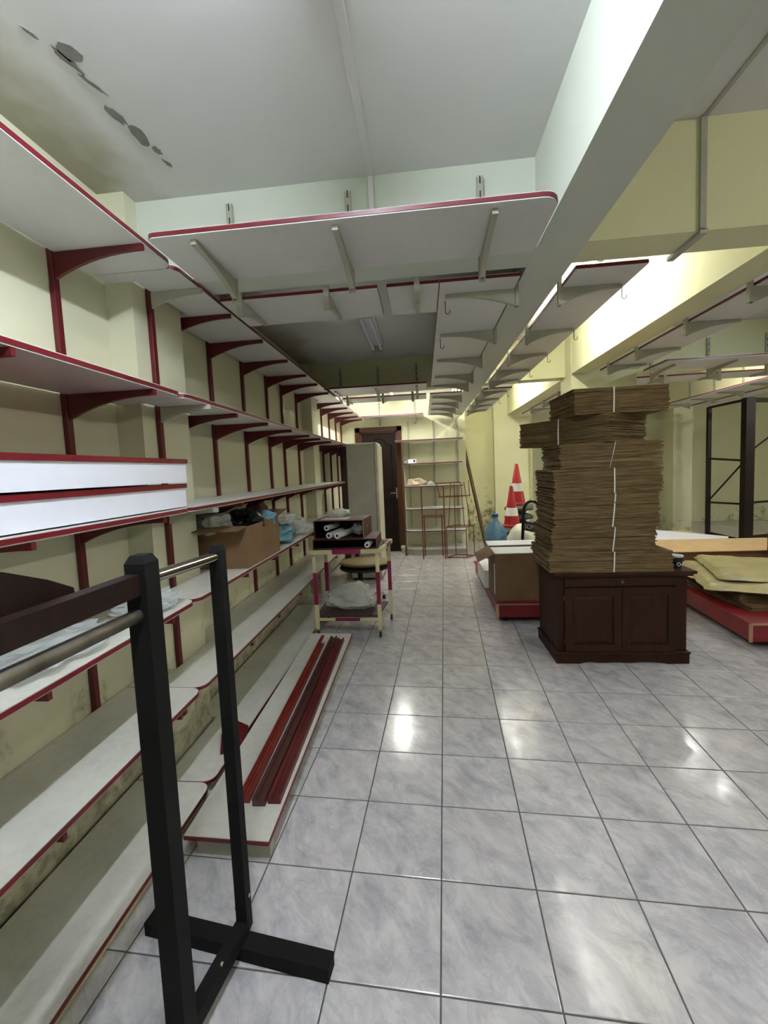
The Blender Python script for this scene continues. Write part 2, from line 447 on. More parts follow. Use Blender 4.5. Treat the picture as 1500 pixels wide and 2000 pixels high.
# ================================================================== LAMPS
def lamp(x, y, z, L, col, st, label, lit=True):
    SL = 2.825 if x < .55 else 2.90
    t = thing('tube_lamp', (x, y, SL-.11), label, 'lamp')
    part(MB().box(x-.025, x+.025, y-L/2, y+L/2, SL-.04, SL), 'housing', 'white', t, bevel=.004)
    part(MB().tube([(x, y-L/2+.03, SL-.075), (x, y+L/2-.03, SL-.075)], .014, 12), 'tube', emis('tube_glow', col, st) if lit else 'white', t)
    part(MB().box(x-.018, x+.018, y-L/2, y-L/2+.03, SL-.1, SL-.04), 'socket', 'grey', t)
    part(MB().box(x-.018, x+.018, y+L/2-.03, y+L/2, SL-.1, SL-.04), 'socket', 'grey', t)
for a in LAMPS: lamp(*a)
lamp(-.43, 3.85, 0, 1.0, COOL, 0, 'unlit twin tube lamp in the dark ceiling bay', False)
t = [o for o in C.objects if o.get('label', '').startswith('unlit twin')][0]
for c in list(t.children):
    if c.name.startswith('housing'): c.scale = (2.6, 1, 1)
    elif c.name.startswith('tube'):
        c.location.x = -.04; c2 = c.copy(); C.objects.link(c2); c2.location.x = .04
    else: c.scale = (3, 1, 1)

# ================================================================== SHELVES
TH = .022
def shelf_shape(L, D, r0, r1, notches=(), loop=False):
    """outline (u along, v out from the back) and the banded path"""
    def arc(cu, cv, r, a0, a1): return [(cu+r*math.cos(t), cv+r*math.sin(t)) for t in [a0+(a1-a0)*k/5 for k in range(6)]]
    front = []
    front += [(0, 0), (0, D)] if r0 <= 0 else [(0, 0)]+arc(r0, D-r0, r0, math.pi, math.pi/2)
    front += [(L, D), (L, 0)] if r1 <= 0 else arc(L-r1, D-r1, r1, math.pi/2, 0)+[(L, 0)]
    back = []
    for a, b, dd in sorted(notches, reverse=True): back += [(b, 0), (b, dd), (a, dd), (a, 0)]
    return front+back, (front+[front[0]] if loop else front)
def shelf(o, U, V, L, D, z, label, group, r0=.04, r1=.04, notches=(), loop=False, mat='shelf', name='shelf_board', strip='rededge'):
    U, V = Vector((*U, 0)), Vector((*V, 0)); o = Vector((*o, 0))
    out, path = shelf_shape(L, D, r0, r1, notches, loop)
    P = lambda p: o+U*p[0]+V*p[1]
    ctr = o+U*L/2+V*D/2
    t = thing(name, (ctr.x, ctr.y, z), label, 'shelf', group)
    part(MB().ext([P(p)+Vector((0, 0, z)) for p in out], (0, 0, TH)), 'board', mat, t)
    m = MB(); e = .0025
    pts = [P(p) for p in path]
    n = len(pts); offs = []
    c2 = Vector((ctr.x, ctr.y, 0))
    for i in range(n):
        a = pts[max(i-1, 0)]; b = pts[min(i+1, n-1)]
        dd = (b-a).normalized(); nn = Vector((dd.y, -dd.x, 0))
        if nn.dot(pts[i]-c2) < 0: nn = -nn
        offs.append(pts[i]+nn*e)
    za, zb = z+.004, z+TH-.003
    for i in range(n-1):
        a, b, a2, b2 = pts[i], pts[i+1], offs[i], offs[i+1]
        Z = lambda p, zz: Vector((p.x, p.y, zz))
        m.add([Z(a, za), Z(b, za), Z(b2, za), Z(a2, za), Z(a, zb), Z(b, zb), Z(b2, zb), Z(a2, zb)],
              [(0, 1, 2, 3), (7, 6, 5, 4), (3, 2, 6, 7), (0, 3, 7, 4), (1, 5, 6, 2)])
    part(m, 'edge_band', strip, t)
    return t
ZL = [2.42, 1.865, 1.353, .933, .518]      # undersides of the five bracketed levels
NM = ['top shelf', 'second shelf from the top', 'third shelf from the top', 'fourth shelf from the top', 'fifth shelf from the top']
GL = 'white red-edged shelves along the left wall'
UL, VL = (0, 1), (1, 0)
def lsh(y0, y1, z, label, mat='shelf', r0=.05, r1=.05, x=LW+.026):
    nt = [(a-.01-y0, b+.01-y0, .133) for a, b in ((1.86, 2.25), (4.93, 5.2)) if y0 < a and b < y1]
    return shelf((x, y0), UL, VL, y1-y0, -1.05-x, z, label, GL, r0, r1, nt, mat=mat)
seg = [[(-.6, 1.765), (1.77, 4.55), (4.555, 7.40)], [(-.6, 1.76), (1.765, 4.45), (4.455, 7.40)], [(-.6, 1.76), (1.765, 5.47)],
       [(-.6, 1.742), (1.748, 5.3)], [(-.6, 1.735), (1.742, 4.7)]]
WH = ['nearest', 'middle', 'farthest']
for k in range(5):
    for j, (a, b) in enumerate(seg[k]):
        w = WH[j] if len(seg[k]) == 3 else ['near', 'far'][j]
        lsh(a, b, ZL[k], '%s board of the %s on the left wall' % (w, NM[k]), 'shelf' if k < 3 else 'shelfdirty')
# bottom level on a plinth
for j, (a, b) in enumerate([(-.6, 1.745), (1.752, 4.3)]):
    t = lsh(a, b, .048, 'white dusty bottom shelf on a plinth along the left wall, %s board' % ['near', 'far'][j], 'shelfdirty')
    part(MB().box(LW+.01, -1.075, a+.03, b-.03, .001, .0478), 'plinth', 'cream' if j == 0 else 'grey', t)

# red uprights with brackets
def bracket_mb(L, h, z, y=0, th=.012, x0=0., tip=.022):
    """curved bracket in the XZ plane, root at x0, pointing +X, its top at z"""
    pts = [(x0, z), (x0+L, z), (x0+L, z-tip)]
    for k in range(1, 8):
        t = k/8.; u = L*(1-t); hh = tip+(h-tip)*(t**2.3)*1.0
        pts.append((x0+u, z-hh))
    pts += [(x0, z-h)]
    return MB().ext([(p[0], y-th/2, p[1]) for p in pts], (0, th, 0))
def red_upright(loc, label, levels=ZL, x=LW, mat='redmetal', brk=True, bmat='redmetal', bl=.375):
    t = thing('shelf_upright', (x, loc, 0), label, 'shelf upright', 'red uprights with brackets on the left wall')
    zt, zb = levels[0]+.0, .26
    m = MB().box(x+.001, x+.024, loc-.014, loc+.014, zb, zt+.02)
    part(m, 'post', mat, t, bevel=.003)
    for z in levels:
        part(bracket_mb(bl, .10 if bl > .3 else .075, z-.0015, loc, .014, x+.0245), 'bracket', bmat, t, None if bmat == mat else 'short white bracket')
    return t
pr = red_upright(1.57, 'red upright on the left wall, the last one before the near pillar')
UN = 'red upright on the left wall, %s'
dup(pr, (LW, 1.0, 0), UN % 'nearest to the camera')
red_upright(1.97, 'red upright with short white brackets on the face of the near pillar', x=-1.32, bmat='grey', bl=.26)
ords = ['first beyond the near pillar', 'second beyond the near pillar', 'third beyond the near pillar', 'fourth beyond the near pillar', 'fifth beyond the near pillar', 'sixth beyond the near pillar']
for y, s in zip([2.30, 2.765, 3.28, 3.80, 4.21, 4.71], ords): dup(pr, (LW, y, 0), UN % s)
prf = red_upright(5.42, UN % 'first beyond the far pillar', ZL[:3])
for y, s in zip([5.88, 6.36, 6.85, 7.30], ['second beyond the far pillar', 'third beyond the far pillar', 'fourth beyond the far pillar', 'last one by the wooden door']):
    if y < 5.46: continue
    o = dup(prf, (LW, y, 0), UN % s)
    for c in list(o.children):
        pass

# grey uprights and brackets of the shelves hung on the beams
def slotted(name_loc, direction, label, group, ztop=2.75, zbot=2.335, zs=2.42, L=.34, slots=True, proto=[]):
    """upright on a beam face; direction = unit vector (dx,dy) the bracket points to"""
    x, y = name_loc; dx, dy = direction
    t = thing('shelf_upright', (x, y, zbot), label, 'shelf upright', group)
    a = math.atan2(dy, dx); mt = Matrix.Translation((x, y, 0)) @ Matrix.Rotation(a, 4, 'Z')
    m = MB().box(.0005, .003, -.014, .014, zbot, ztop, mt).box(.003, .018, -.014, -.011, zbot, ztop, mt).box(.003, .018, .011, .014, zbot, ztop, mt)
    m.box(.003, .0165, -.0109, .011, zbot+.02, ztop-.01, mt)
    part(m, 'post', 'grey', t)
    if slots:
        m = MB(); z = zs+.06
        while z < ztop-.03:
            m.box(.0166, .0172, -.003, .003, z, z+.032, mt); z += .062
        if m.v: part(m, 'slots', 'slot', t)
    b = bracket_mb(L, .085, zs-.001, 0, .022, .019, .018)
    bb = MB().add([mt @ v for v in b.v], b.f)
    part(bb, 'bracket', 'grey', t)
    return t
def hook(x, y, z, label):
    pts = [(x, y, z), (x, y, z-.05)] + [(x+.012-.012*math.cos(t), y, z-.055-.014*math.sin(t)) for t in [math.pi*k/6 for k in range(8)]]
    o = MB().tube(pts, .0022, 6).build('hook', 'blackm'); tag(o, label, 'hook', 'wire hooks under the beam shelves')
    return o
sY = 1.94
shelf((.51, sY-.026), (-1, 0), (0, -1), 1.53, .37, 2.42, 'long white red-edged shelf hung on the near face of the near cross beam', None, .06, .03)
G = 'grey uprights on the near cross beam, front face'
for x, s in zip([-.85, -.295, .29], ['left', 'middle', 'right']): slotted((x, 1.935), (0, -1), '%s grey slotted upright on the near face of the near cross beam' % s, G, 2.76, 2.32)
shelf((-1.03, 2.145), (1, 0), (0, 1), .83, .37, 2.42, 'white shelf on the far side of the near cross beam, left board', None, .0, .0, loop=True)
shelf((-.15, 2.145), (1, 0), (0, 1), .26, .37, 2.42, 'white shelf on the far side of the near cross beam, short right board', None, .0, .0, loop=True)
for x, s in zip([-.92, -.46, .0], ['left', 'middle', 'right']): slotted((x, 2.121), (0, 1), '%s grey upright on the far face of the near cross beam' % s, 'grey uprights on the near cross beam, back face', 2.75, 2.33)
# left side of the long beam
nth = ['first', 'second', 'third', 'fourth', 'fifth', 'sixth', 'seventh', 'eighth', 'ninth']
for j, (a, b) in enumerate([(2.145, 4.72), (5.25, 7.3)]):
    shelf((.506, b), (0, -1), (-1, 0), b-a, .39, 2.42, 'white shelf on the left side of the long beam, %s board' % ['near', 'far'][j], None, 0, 0, loop=True)
    
yb = [2.29, 2.94, 3.62, 4.25, 4.7, 5.45, 6.0, 6.55, 7.1]
for i, y in enumerate(yb):
    slotted((.529, y), (-1, 0), '%s grey upright from the camera on the left side of the long beam' % nth[i], 'grey uprights on the left side of the long beam', 2.75, 2.33, L=.36)
for i, y in enumerate(yb[:2]): hook(.15, y+.03, 2.40, 'small black wire hook on the %s bracket left of the long beam' % nth[i])
shelf((.762, 2.126), (0, 1), (1, 0), 2.65, .33, 2.42, 'white shelf on the right side of the long beam, near board', None, 0, 0, loop=True)
shelf((.762, 5.15), (0, 1), (1, 0), 2.1, .33, 2.42, 'white shelf on the right side of the long beam, far board', None, 0, 0, loop=True)
yb = [2.33, 3.02, 3.63, 4.2, 4.65, 5.3, 5.85, 6.4, 6.95]
for i, y in enumerate(yb):
    slotted((.741, y), (1, 0), '%s grey upright from the camera on the right side of the long beam' % nth[i], 'grey uprights on the right side of the long beam', 2.75, 2.33, L=.30)
    if i < 7: hook(1.065, y+.0, 2.41, 'small black wire hook on the %s bracket right of the long beam' % nth[i])
# right side of the second long beam
shelf((1.845, 2.3), (0, 1), (1, 0), 2.2, .36, 2.42, 'white shelf on the right side of the beam over the free column', None, 0, 0, loop=True)
for i, y in enumerate([2.53, 3.09, 3.75, 4.28]): slotted((1.821, y), (1, 0), 'grey upright on the beam over the free column, %s from the camera' % nth[i], 'grey uprights on the beam over the free column', 2.75, 2.34)
shelf((1.845, 5.6), (0, 1), (1, 0), 2.3, .36, 2.42, 'white shelf on the beam beyond the free column', None, 0, 0, loop=True)
for i, y in enumerate([5.8, 6.5, 7.2]): slotted((1.821, y), (1, 0), 'grey upright on the beam beyond the free column, %s from the camera' % nth[i], 'grey uprights on the beam beyond the free column', 2.75, 2.34)
# far cross beam
y2 = cb2y(-.5)
shelf((.07, y2-.065), (-1, 0), (0, -1), 1.08, .37, 2.42, 'white shelf on the near face of the far cross beam, over the aisle', None, 0, 0)
for x, s in zip([-.96, -.5, -.04], ['left', 'middle', 'right']): slotted((x, cb2y(x)-.001), (0, -1), '%s grey upright on the aisle part of the far beam, near face' % s, 'grey uprights on the far cross beam, front face', 2.75, 2.33)
shelf((-1.0, y2+.25), (1, 0), (0, 1), 1.07, .33, 2.42, 'white shelf on the far side of the far cross beam, over the aisle', None, 0, 0, loop=True)
for x, s in zip([-.92, -.47, -.1], ['left', 'middle', 'right']): slotted((x, cb2y(x)+.181), (0, 1), '%s grey upright on the aisle part of the far beam, far face' % s, 'grey uprights on the far cross beam, back face', 2.75, 2.33)
cy3 = 4.78
shelf((4.35, cy3-.11), (-1, 0), (0, -1), 2.0, .42, 2.42, 'pinkish white shelf on the near face of the far beam, right of the column', None, 0, 0)
shelf((2.35, cy3+.25), (1, 0), (0, 1), 1.8, .36, 2.42, 'white shelf on the far side of the far beam, right of the column', None, 0, 0, loop=True)
for i, x in enumerate([2.5, 3.05, 3.6, 3.85]):
    slotted((x, cb2y(x)-.001), (0, -1), '%s grey upright from the column on the near face of the far beam' % nth[i], 'grey uprights right of the column, front', 2.75, 2.33, L=.4)
    slotted((x+.25, cb2y(x)+.185), (0, 1), '%s grey upright from the column on the far face of the far beam' % nth[i], 'grey uprights right of the column, back', 2.75, 2.33)
shelf((4.62, 7.9), (0, -1), (-1, 0), 2.9, .40, 2.42, 'pinkish white shelf on the far right beam above the metal gate', None, 0, 0, loop=True)
shelf((4.88, 5.2), (0, 1), (1, 0), 2.9, .36, 2.42, 'white shelf on the gate side of the far right beam', None, 0, 0, loop=True)
for i, y in enumerate([5.3, 5.9, 6.5, 7.1, 7.7]): slotted((4.649, y), (-1, 0), 'grey upright on the far right beam, %s from the camera' % nth[i], 'grey uprights on the far right beam', 2.8, 2.33)
# over the door
shelf((.03, BW-.022), (-1, 0), (0, -1), 1.06, .37, 2.42, 'white shelf high on the back wall above the wooden door', None, 0, 0)
slotted((-.75, BW-.001), (0, -1), 'grey upright on the back wall above the wooden door', None, 2.75, 2.3)
slotted((-.12, BW-.001), (0, -1), 'grey upright on the back wall right of the wooden door, up to the ceiling', None, 2.8, 2.3)

# back shelf stand right of the door
UB = (-1, 0); VB = (0, -1)
for i, (z, a, b) in enumerate([(2.0, -.47, .68), (1.6, -.35, .66), (1.205, -.35, .66), (.81, -.35, .67), (.43, -.35, .70)]):
    shelf((b, BW-.03), UB, VB, b-a, .36, z-TH, 'white shelf board right of the wooden door, %s from the top' % nth[i], 'white shelves right of the door', 0, .14 if i else .0)
t = thing('low_plinth', (.15, 7.25, 0), 'grey box plinth under the shelves right of the wooden door', 'plinth')
poly = [(.68, BW-.005), (-.44, BW-.005), (-.44, 7.27), (-.20, 7.08), (.68, 7.08)]
part(MB().prism(poly, .001, .095), 'body', 'grey', t)
pp = [(x, y-.0) for x, y in poly]
part(MB().prism([(.69, BW-.005), (-.45, BW-.005), (-.45, 7.26), (-.21, 7.06), (.69, 7.06)], .0952, .12), 'top_board', 'shelfdirty', t)
o = MB().box(-.365, -.335, 7.05, 7.08, .001, 2.0-TH-.001).build('corner_post', 'pole'); tag(o, 'dark slim post at the left end of the back shelves', 'post')
for i, x in enumerate([-.25, .2, .62]):
    o = MB().box(x-.012, x+.012, BW-.026, BW-.001, .45, 2.35).build('wall_rail', 'grey'); tag(o, '%s grey slotted wall rail behind the back shelves' % ['left', 'middle', 'right'][i], 'rail', 'wall rails behind the back shelves')
t = thing('paper_box', (-.2, 7.2, 1.6), 'small white box on the second back shelf', 'box')
part(MB().box(-.26, -.12, 7.15, 7.25, 1.601, 1.67), 'body', 'white', t); part(MB().box(-.17, -.14, 7.148, 7.15, 1.62, 1.655), 'printed_mark', 'slot', t)
o = MB().blob((-.315, 7.2, 1.628), (.05, .05, .035), .3, 3, 2, 3, 1).build('plastic_bag', 'bag'); tag(o, 'small clear bag beside the white box on the back shelf', 'bag')
o = MB().blob((-.14, 7.25, 1.265), (.15, .10, .075), .45, 3, 3, 5, 1).build('cloth_bundle', 'cloth'); tag(o, 'peach cloth bundle on the third back shelf', 'cloth')
o = MB().blob((.12, 7.25, 1.236), (.06, .06, .038), .4, 3, 2, 8, 1).build('cloth_bundle', 'white'); tag(o, 'small white cloth scrap beside the peach bundle', 'cloth')
for i, (x, z, r) in enumerate([(.22, .811, 5), (.31, .818, -8), (.17, .825, 12)]):
    mt = Matrix.Translation((x, 7.22, z)) @ Matrix.Rotation(R(r), 4, 'Z')
    o = MB().box(-.15, .15, -.06, .06, .0, .006, mt).build('paper_sheet', 'paper'); tag(o, 'white paper strip on the fourth back shelf, %s of three' % ['bottom', 'middle', 'top'][i], 'paper', 'paper strips on the back shelf')

# two red-edged fascia boxes on the third near shelf
for i, z in enumerate([1.3755, 1.4835]):
    y1 = 1.755
    t = thing('shelf_box', (-1.26, 1.0, z), 'long flat white box with a red top edge on the left shelf, %s one' % ['lower', 'upper'][i], 'box')
    x1 = -1.068+.012*i
    part(MB().box(-1.42, x1, -.5, y1-.004*i, z+.005, z+.088), 'body', 'white', t)
    part(MB().box(-1.425, x1+.006, -.5, y1+.003, z+.0882, z+.1068), 'top_edge', 'rededge', t)
    part(MB().box(-1.40, -1.14, .2, .22, z, z+.005).box(-1.40, -1.14, 1.3, 1.4, z, z+.005), 'spacer', 'slot', t)

# ================================================================== CLOTHES RACK
t = thing('clothes_rack', (-.66, .9, 0), 'black wooden clothes rack with metal bars in the near left corner', 'rack')
def post(a, b, w0, name):
    (x, y), z1 = a, b
    m = MB(); m.box(x-w0/2, x+w0/2, y-w0/2, y+w0/2, .0465 if y > 1 else .002, z1)
    k = len(m.v); c = w0*.32
    m.add([(x-w0/2, y-w0/2, z1), (x+w0/2, y-w0/2, z1), (x+w0/2, y+w0/2, z1), (x-w0/2, y+w0/2, z1),
           (x-c, y-c, z1+.018), (x+c, y-c, z1+.018), (x+c, y+c, z1+.018), (x-c, y+c, z1+.018)],
          [(4, 5, 6, 7)]+[(i, (i+1) % 4, 4+(i+1) % 4, 4+i) for i in range(4)])
    return part(m, name, 'black', t)
PN, PF = (-.690, .90), (-.628, 1.17)
PN = (-.661, .885)
post(PN, 1.315, .050, 'post'); post(PF, 1.285, .036, 'post'); post((-.70, .0), 1.315, .050, 'post')
part(MB().bar((PN[0]-.004, PN[1]-.025, 1.268), (-.695, .025, 1.268), .035, .048), 'top_rail', 'dwood', t)
part(MB().ext([(-.735, y, z) for y, z in [(.76, 1.262), (.755, 1.294), (.70, 1.325), (.62, 1.36), (.5, 1.395), (.35, 1.41), (.2, 1.395), (.12, 1.36), (.06, 1.294), (.06, 1.262)]], (.02, 0, 0)), 'arched_panel', 'dwood', t)
part(MB().tube([(PN[0]-.003, PN[1]-.025, 1.196), (-.69, .025, 1.208)], .016, 14), 'hanging_bar', 'oldsteel', t, 'tarnished steel bar')
part(MB().tube([(PF[0]+.0, PF[1]-.019, 1.268), (PN[0]+.010, PN[1]+.025, 1.273)], .0155, 14), 'hanging_bar', 'steel', t, 'chrome bar')
part(MB().bar((-.97, 1.19, .024), (-.330, 1.10, .024), .05, .045), 'foot', 'black', t)
part(MB().bar((PF[0]+.0, PF[1]-.01, .066), (PN[0]-.03, PN[1]-.1, .066), .04, .045), 'base_rail', 'black', t)
part(MB().bar((PF[0]-.03, PF[1]+.03, .07), (PF[0]-.005, PF[1]+.01, .16), .02, .03), 'brace', 'black', t)
for p in [(PF[0]+.0195, PF[1]-.002, .165), (PF[0]-.012, 1.04, .086)]:
    part(MB().tube([p, (p[0]+.004, p[1], p[2]+(.001 if p[2] > .1 else .004))], .006, 10), 'bolt', 'steel', t)

# ================================================================== PLATFORM AND POSTS BESIDE THE SHELVES
t = thing('low_platform', (-.83, 2.45, 0), 'long low white platform on the tiles beside the bottom shelf', 'platform')
q = [(-.995, 1.435), (-.645, 1.425), (-.672, 3.43), (-1.035, 3.44)]
part(MB().prism(q, .082, .1), 'board', 'shelfdirty', t)
part(MB().bar((-.994, 1.432, .091), (-.645, 1.422, .091), .004, .013).bar((-.643, 1.425, .091), (-.670, 3.43, .091), .004, .013), 'edge_band', 'rededge', t)
part(MB().prism([(-.96, 1.462), (-.70, 1.455), (-.70, 3.40), (-1.0, 3.40)], .001, .0818), 'body', 'grey', t)
part(MB().box(-.70, -.655, 1.457, 1.5, .001, .0818), 'corner_block', 'milky' if 0 else 'grey', t)
def chan(a, b, w, h, mat, label, n=1):
    a, b = Vector(a), Vector(b)
    d = (b-a).normalized(); x = Vector((d.y, -d.x, 0)).normalized()
    prof = [(-w/2, 0), (w/2, 0), (w/2, h), (w*.28, h), (w*.28, h*.6), (-w*.18, h*.6), (-w*.18, h), (-w/2, h)]
    m = MB().ext([a+x*u+Vector((0, 0, v)) for u, v in prof], b-a)
    o = m.build('wooden_rail', mat); tag(o, label, 'wooden rail', 'red rails lying on the low platform'); return o
chan((-.688, 1.60, .1005), (-.735, 3.27, .1005), .055, .03, 'redwood', 'wide dark red grooved rail on the low platform, right-hand one')
chan((-.750, 1.585, .1005), (-.800, 3.30, .1005), .055, .034, 'brownred', 'wide dark red grooved rail on the low platform, beside the right-hand one')
chan((-.812, 1.60, .1005), (-.875, 3.20, .1005), .03, .022, 'redwood2', 'narrow orange-red rail on the low platform, inner one')
chan((-.845, 1.62, .1005), (-.91, 3.36, .1005), .022, .018, 'redwood2', 'narrow orange-red rail on the low platform, leftmost one')
o = MB().ext([(-1.0, y, z) for y, z in [(0, 0)]*0] or [(-1.10, 1.93, .0715), (-1.03, 1.96, .0715), (-1.02, 2.06, .0715), (-1.05, 2.16, .0715), (-1.13, 2.20, .0715), (-1.17, 2.08, .0715)], (0, 0, .012)).build('loose_bracket', 'redmetal')
tag(o, 'loose red bracket lying on the edge of the bottom shelf', 'bracket')

# ================================================================== THINGS ON THE LEFT SHELVES
Z4 = ZL[3]+TH
# open carton
t = thing('carton_box', (-1.2, 2.55, Z4), 'open brown carton on the fourth left shelf filled with bags', 'box')
bx0, bx1, by0, by1, bz0, bz1 = -1.30, -1.055, 2.32, 2.86, Z4+.001, 1.205
bx0 = -1.42
k = .006
part(MB().box(bx0, bx1, by0, by1, bz0, bz0+k), 'bottom', 'card', t)
part(MB().box(bx0, bx1, by0, by0+k, bz0+k, bz1).box(bx0, bx1, by1-k, by1, bz0+k, bz1).box(bx0, bx0+k, by0+k, by1-k, bz0+k, bz1).box(bx1-k, bx1, by0+k, by1-k, bz0+k, bz1), 'wall', 'card', t)
part(MB().ext([(bx0, by0, bz1), (bx1, by0, bz1), (bx1+.01, by0-.13, bz1-.01), (bx0, by0-.13, bz1-.01)], (0, 0, .006)), 'flap', 'card', t)
part(MB().ext([(bx0+.02, by1, bz1), (bx1, by1, bz1), (bx1+.01, by1+.16, bz1+.035), (bx0+.04, by1+.16, bz1+.035)], (0, 0, .006)), 'flap', 'card', t)
def bag(c, r, mat, label, amp=.4, fr=3.2, seed=1, sub=4, name='plastic_bag', cat='bag'):
    o = MB().blob(c, r, amp, fr, sub, seed, 1).build(name, mat); tag(o, label, cat); return o
bag((-1.30, 2.42, 1.20), (.10, .11, .08), 'milky', 'murky plastic bag at the near end of the open carton', seed=2)
bag((-1.18, 2.60, 1.215), (.11, .13, .075), 'blackbag_shade', 'black plastic bag bulging from the open carton', seed=4)
bag((-1.13, 2.78, 1.205), (.07, .08, .055), 'blueb', 'blue bag in the far corner of the open carton', seed=6)
bag((-1.24, 2.92, 1.24), (.07, .06, .07), 'redbox', 'reddish brown packet behind the blue bag in the carton', seed=7)
bag((-1.20, 3.22, Z4+.07), (.13, .22, .075), 'blueb', 'pile of pale blue plastic bags beside the open carton', seed=9)
bag((-1.15, 3.26, Z4+.19), (.08, .14, .045), 'bag', 'clear shiny plastic bag on top of the pale blue bags', seed=10)
bag((-1.17, 3.60, Z4+.075), (.12, .07, .08), 'milky', 'greyish plastic bag at the far end of the pale blue bags', seed=11)
bag((-1.19, 1.60, Z4+.034), (.11, .12, .03), 'bag', 'crumpled clear plastic sheet on the fourth left shelf near the pillar', seed=12, amp=.5, fr=5)
bag((-1.20, 1.14, Z4+.036), (.11, .19, .032), 'bag', 'crumpled clear plastic bag on the fourth left shelf behind the rack rail', seed=13, amp=.5, fr=5)
# panels standing behind the fridge
t = thing('leaning_panel', (-1.2, 6.3, 0), 'tall dark brown panel standing behind the fridge', 'panel')
part(MB().box(-1.26, -1.06, 6.30, 6.34, .001, 1.84), 'board', 'brownboard', t)
part(MB().box(-1.275, -1.26, 6.29, 6.35, .001, 1.845).box(-1.06, -1.045, 6.29, 6.35, .001, 1.845), 'edge', 'slot', t)
o = MB().box(-1.04, -.93, 6.35, 6.38, .001, 1.84).build('leaning_panel', 'white'); tag(o, 'narrow white panel standing behind the fridge', 'panel')

# ================================================================== FRIDGE
t = thing('fridge', (-.82, 5.8, 0), 'tall grey fridge with its front painted as lit at the end of the left shelves', 'fridge')
part(MB().box(-1.035, -.655, 5.52, 6.1, .03, 1.87), 'body', 'fridge', t, bevel=.008)
part(MB().box(-.652, -.605, 5.52, 6.1, .04, 1.855), 'door', 'fridgef', t, 'front with its light painted in', bevel=.012)
part(MB().box(-1.03, -.62, 5.53, 6.09, 1.8705, 1.882), 'top', 'white', t, bevel=.003)
for x in (-1.0, -.68):
    for y in (5.56, 6.06): part(MB().lathe([(.02, 0), (.02, .0295)], (x, y, .0), 10), 'foot', 'slot', t)

# ================================================================== CART
before = set(C.objects)
t = thing('trolley', (-.74, 3.9, 0), 'cream and maroon striped trolley on casters in the aisle', 'trolley')
cx0, cx1, cy0, cy1, ct = -1.042, -.40, 3.66, 4.16, .815
LG = [(-1.015, 3.70), (-.44, 3.69), (-1.015, 4.13), (-.375, 4.13)]
def seg_bar(a, b, w, h, cuts, name):
    a, b = Vector(a), Vector(b); p = [0]+cuts+[1]
    main = part(MB().bar(a, b, w, h), name, 'cream', t)
    for i in range(len(cuts)//2):
        u, v = cuts[2*i], cuts[2*i+1]
        part(MB().bar(a.lerp(b, u), a.lerp(b, v), w+.003, h+.003), 'tape', 'maroon', main)
    return main
for i, (x, y) in enumerate(LG):
    seg_bar((x, y, .075), (x, y, ct-.038), .032, .032, [.33, .75], 'leg')
    m = MB().lathe([(.006, .045), (.006, .075)], (x, y, 0), 8)
    part(m, 'caster_fork', 'steel', t)
    w = MB().tube([(x-.008, y, .026), (x+.010, y, .026)], .026, 14)
    part(w, 'caster_wheel', 'slot', t)
seg_bar((cx0, cy0, ct-.019), (cx1, cy0, ct-.019), .03, .037, [.32, .72], 'top_rail')
seg_bar((cx0, cy1, ct-.019), (cx1+.06, cy1, ct-.019), .03, .037, [.32, .72], 'top_rail')
seg_bar((cx0+.01, cy0+.02, ct-.019), (cx0+.01, cy1-.02, ct-.019), .03, .037, [.3, .7], 'top_rail')
seg_bar((cx1-.01, cy0+.02, ct-.019), (cx1+.05, cy1-.02, ct-.019), .03, .037, [.45, .85], 'top_rail')
seg_bar((LG[0][0]+.017, LG[0][1], .165), (LG[1][0]-.017, LG[1][1], .165), .014, .022, [.28, .70], 'lower_rail')
part(MB().box(cx0+.03, cx1-.015, cy0+.02, cy1-.02, ct-.03, ct-.008), 'top_board', 'brownboard', t)
part(MB().prism([(-1.04, 3.72), (-.455, 3.72), (-.40, 4.12), (-1.04, 4.12)], .178, .192), 'lower_board', 'brownboard', t)
bag((-.72, 3.92, .192+.11), (.23, .15, .125), 'milky', 'murky crumpled plastic bag on the lower board of the trolley', seed=21, amp=.3)
# printed boxes on the cart
TZ = ct+.002
def obox(name, c, s, rz, label, wallm='redbox', inner='slot', open_dir=-1):
    """box lying on its side, open to -Y"""
    t = thing(name, (c[0], c[1], c[2]), label, 'box')
    mt = Matrix.Translation(c) @ Matrix.Rotation(R(rz), 4, 'Z'); w, d, h = s[0]/2, s[1]/2, s[2]
    k = .005
    part(MB().box(-w, w, -d, d, h-k, h, mt), 'top_panel', wallm, t)
    part(MB().box(-w, w, -d, d, 0, k, mt), 'bottom_panel', wallm, t)
    part(MB().box(-w, -w+k, -d, d, k, h-k, mt), 'side_panel', wallm, t)
    part(MB().box(w-k, w, -d, d, k, h-k, mt), 'side_panel', wallm, t)
    part(MB().box(-w+k, w-k, d-k, d, k, h-k, mt), 'back_panel', wallm, t)
    part(MB().box(-w+k, w-k, -d+.03, d-k-.001, k+.0003, k+.0013, mt).box(-w+k, w-k, -d+.03, d-k-.001, h-k-.0013, h-k-.0003, mt).box(-w+k+.0003, -w+k+.0013, -d+.03, d-k-.001, k+.002, h-k-.002, mt).box(-w+k+.002, w-k-.002, d-k-.003, d-k-.001, k+.002, h-k-.002, mt), 'interior_shade', 'blackbag_shade', t)  # dark sheets paint the shade inside the open box
    return t, mt
t1, m1 = obox('printed_carton', (-.73, 3.90, TZ), (.58, .42, .085), 0, 'lower flat red printed carton on the trolley top, open towards the camera')
t2, m2 = obox('printed_carton', (-.775, 3.93, TZ+.0855), (.46, .40, .165), -4, 'upper red printed carton on the trolley, open with white paper rolls inside')
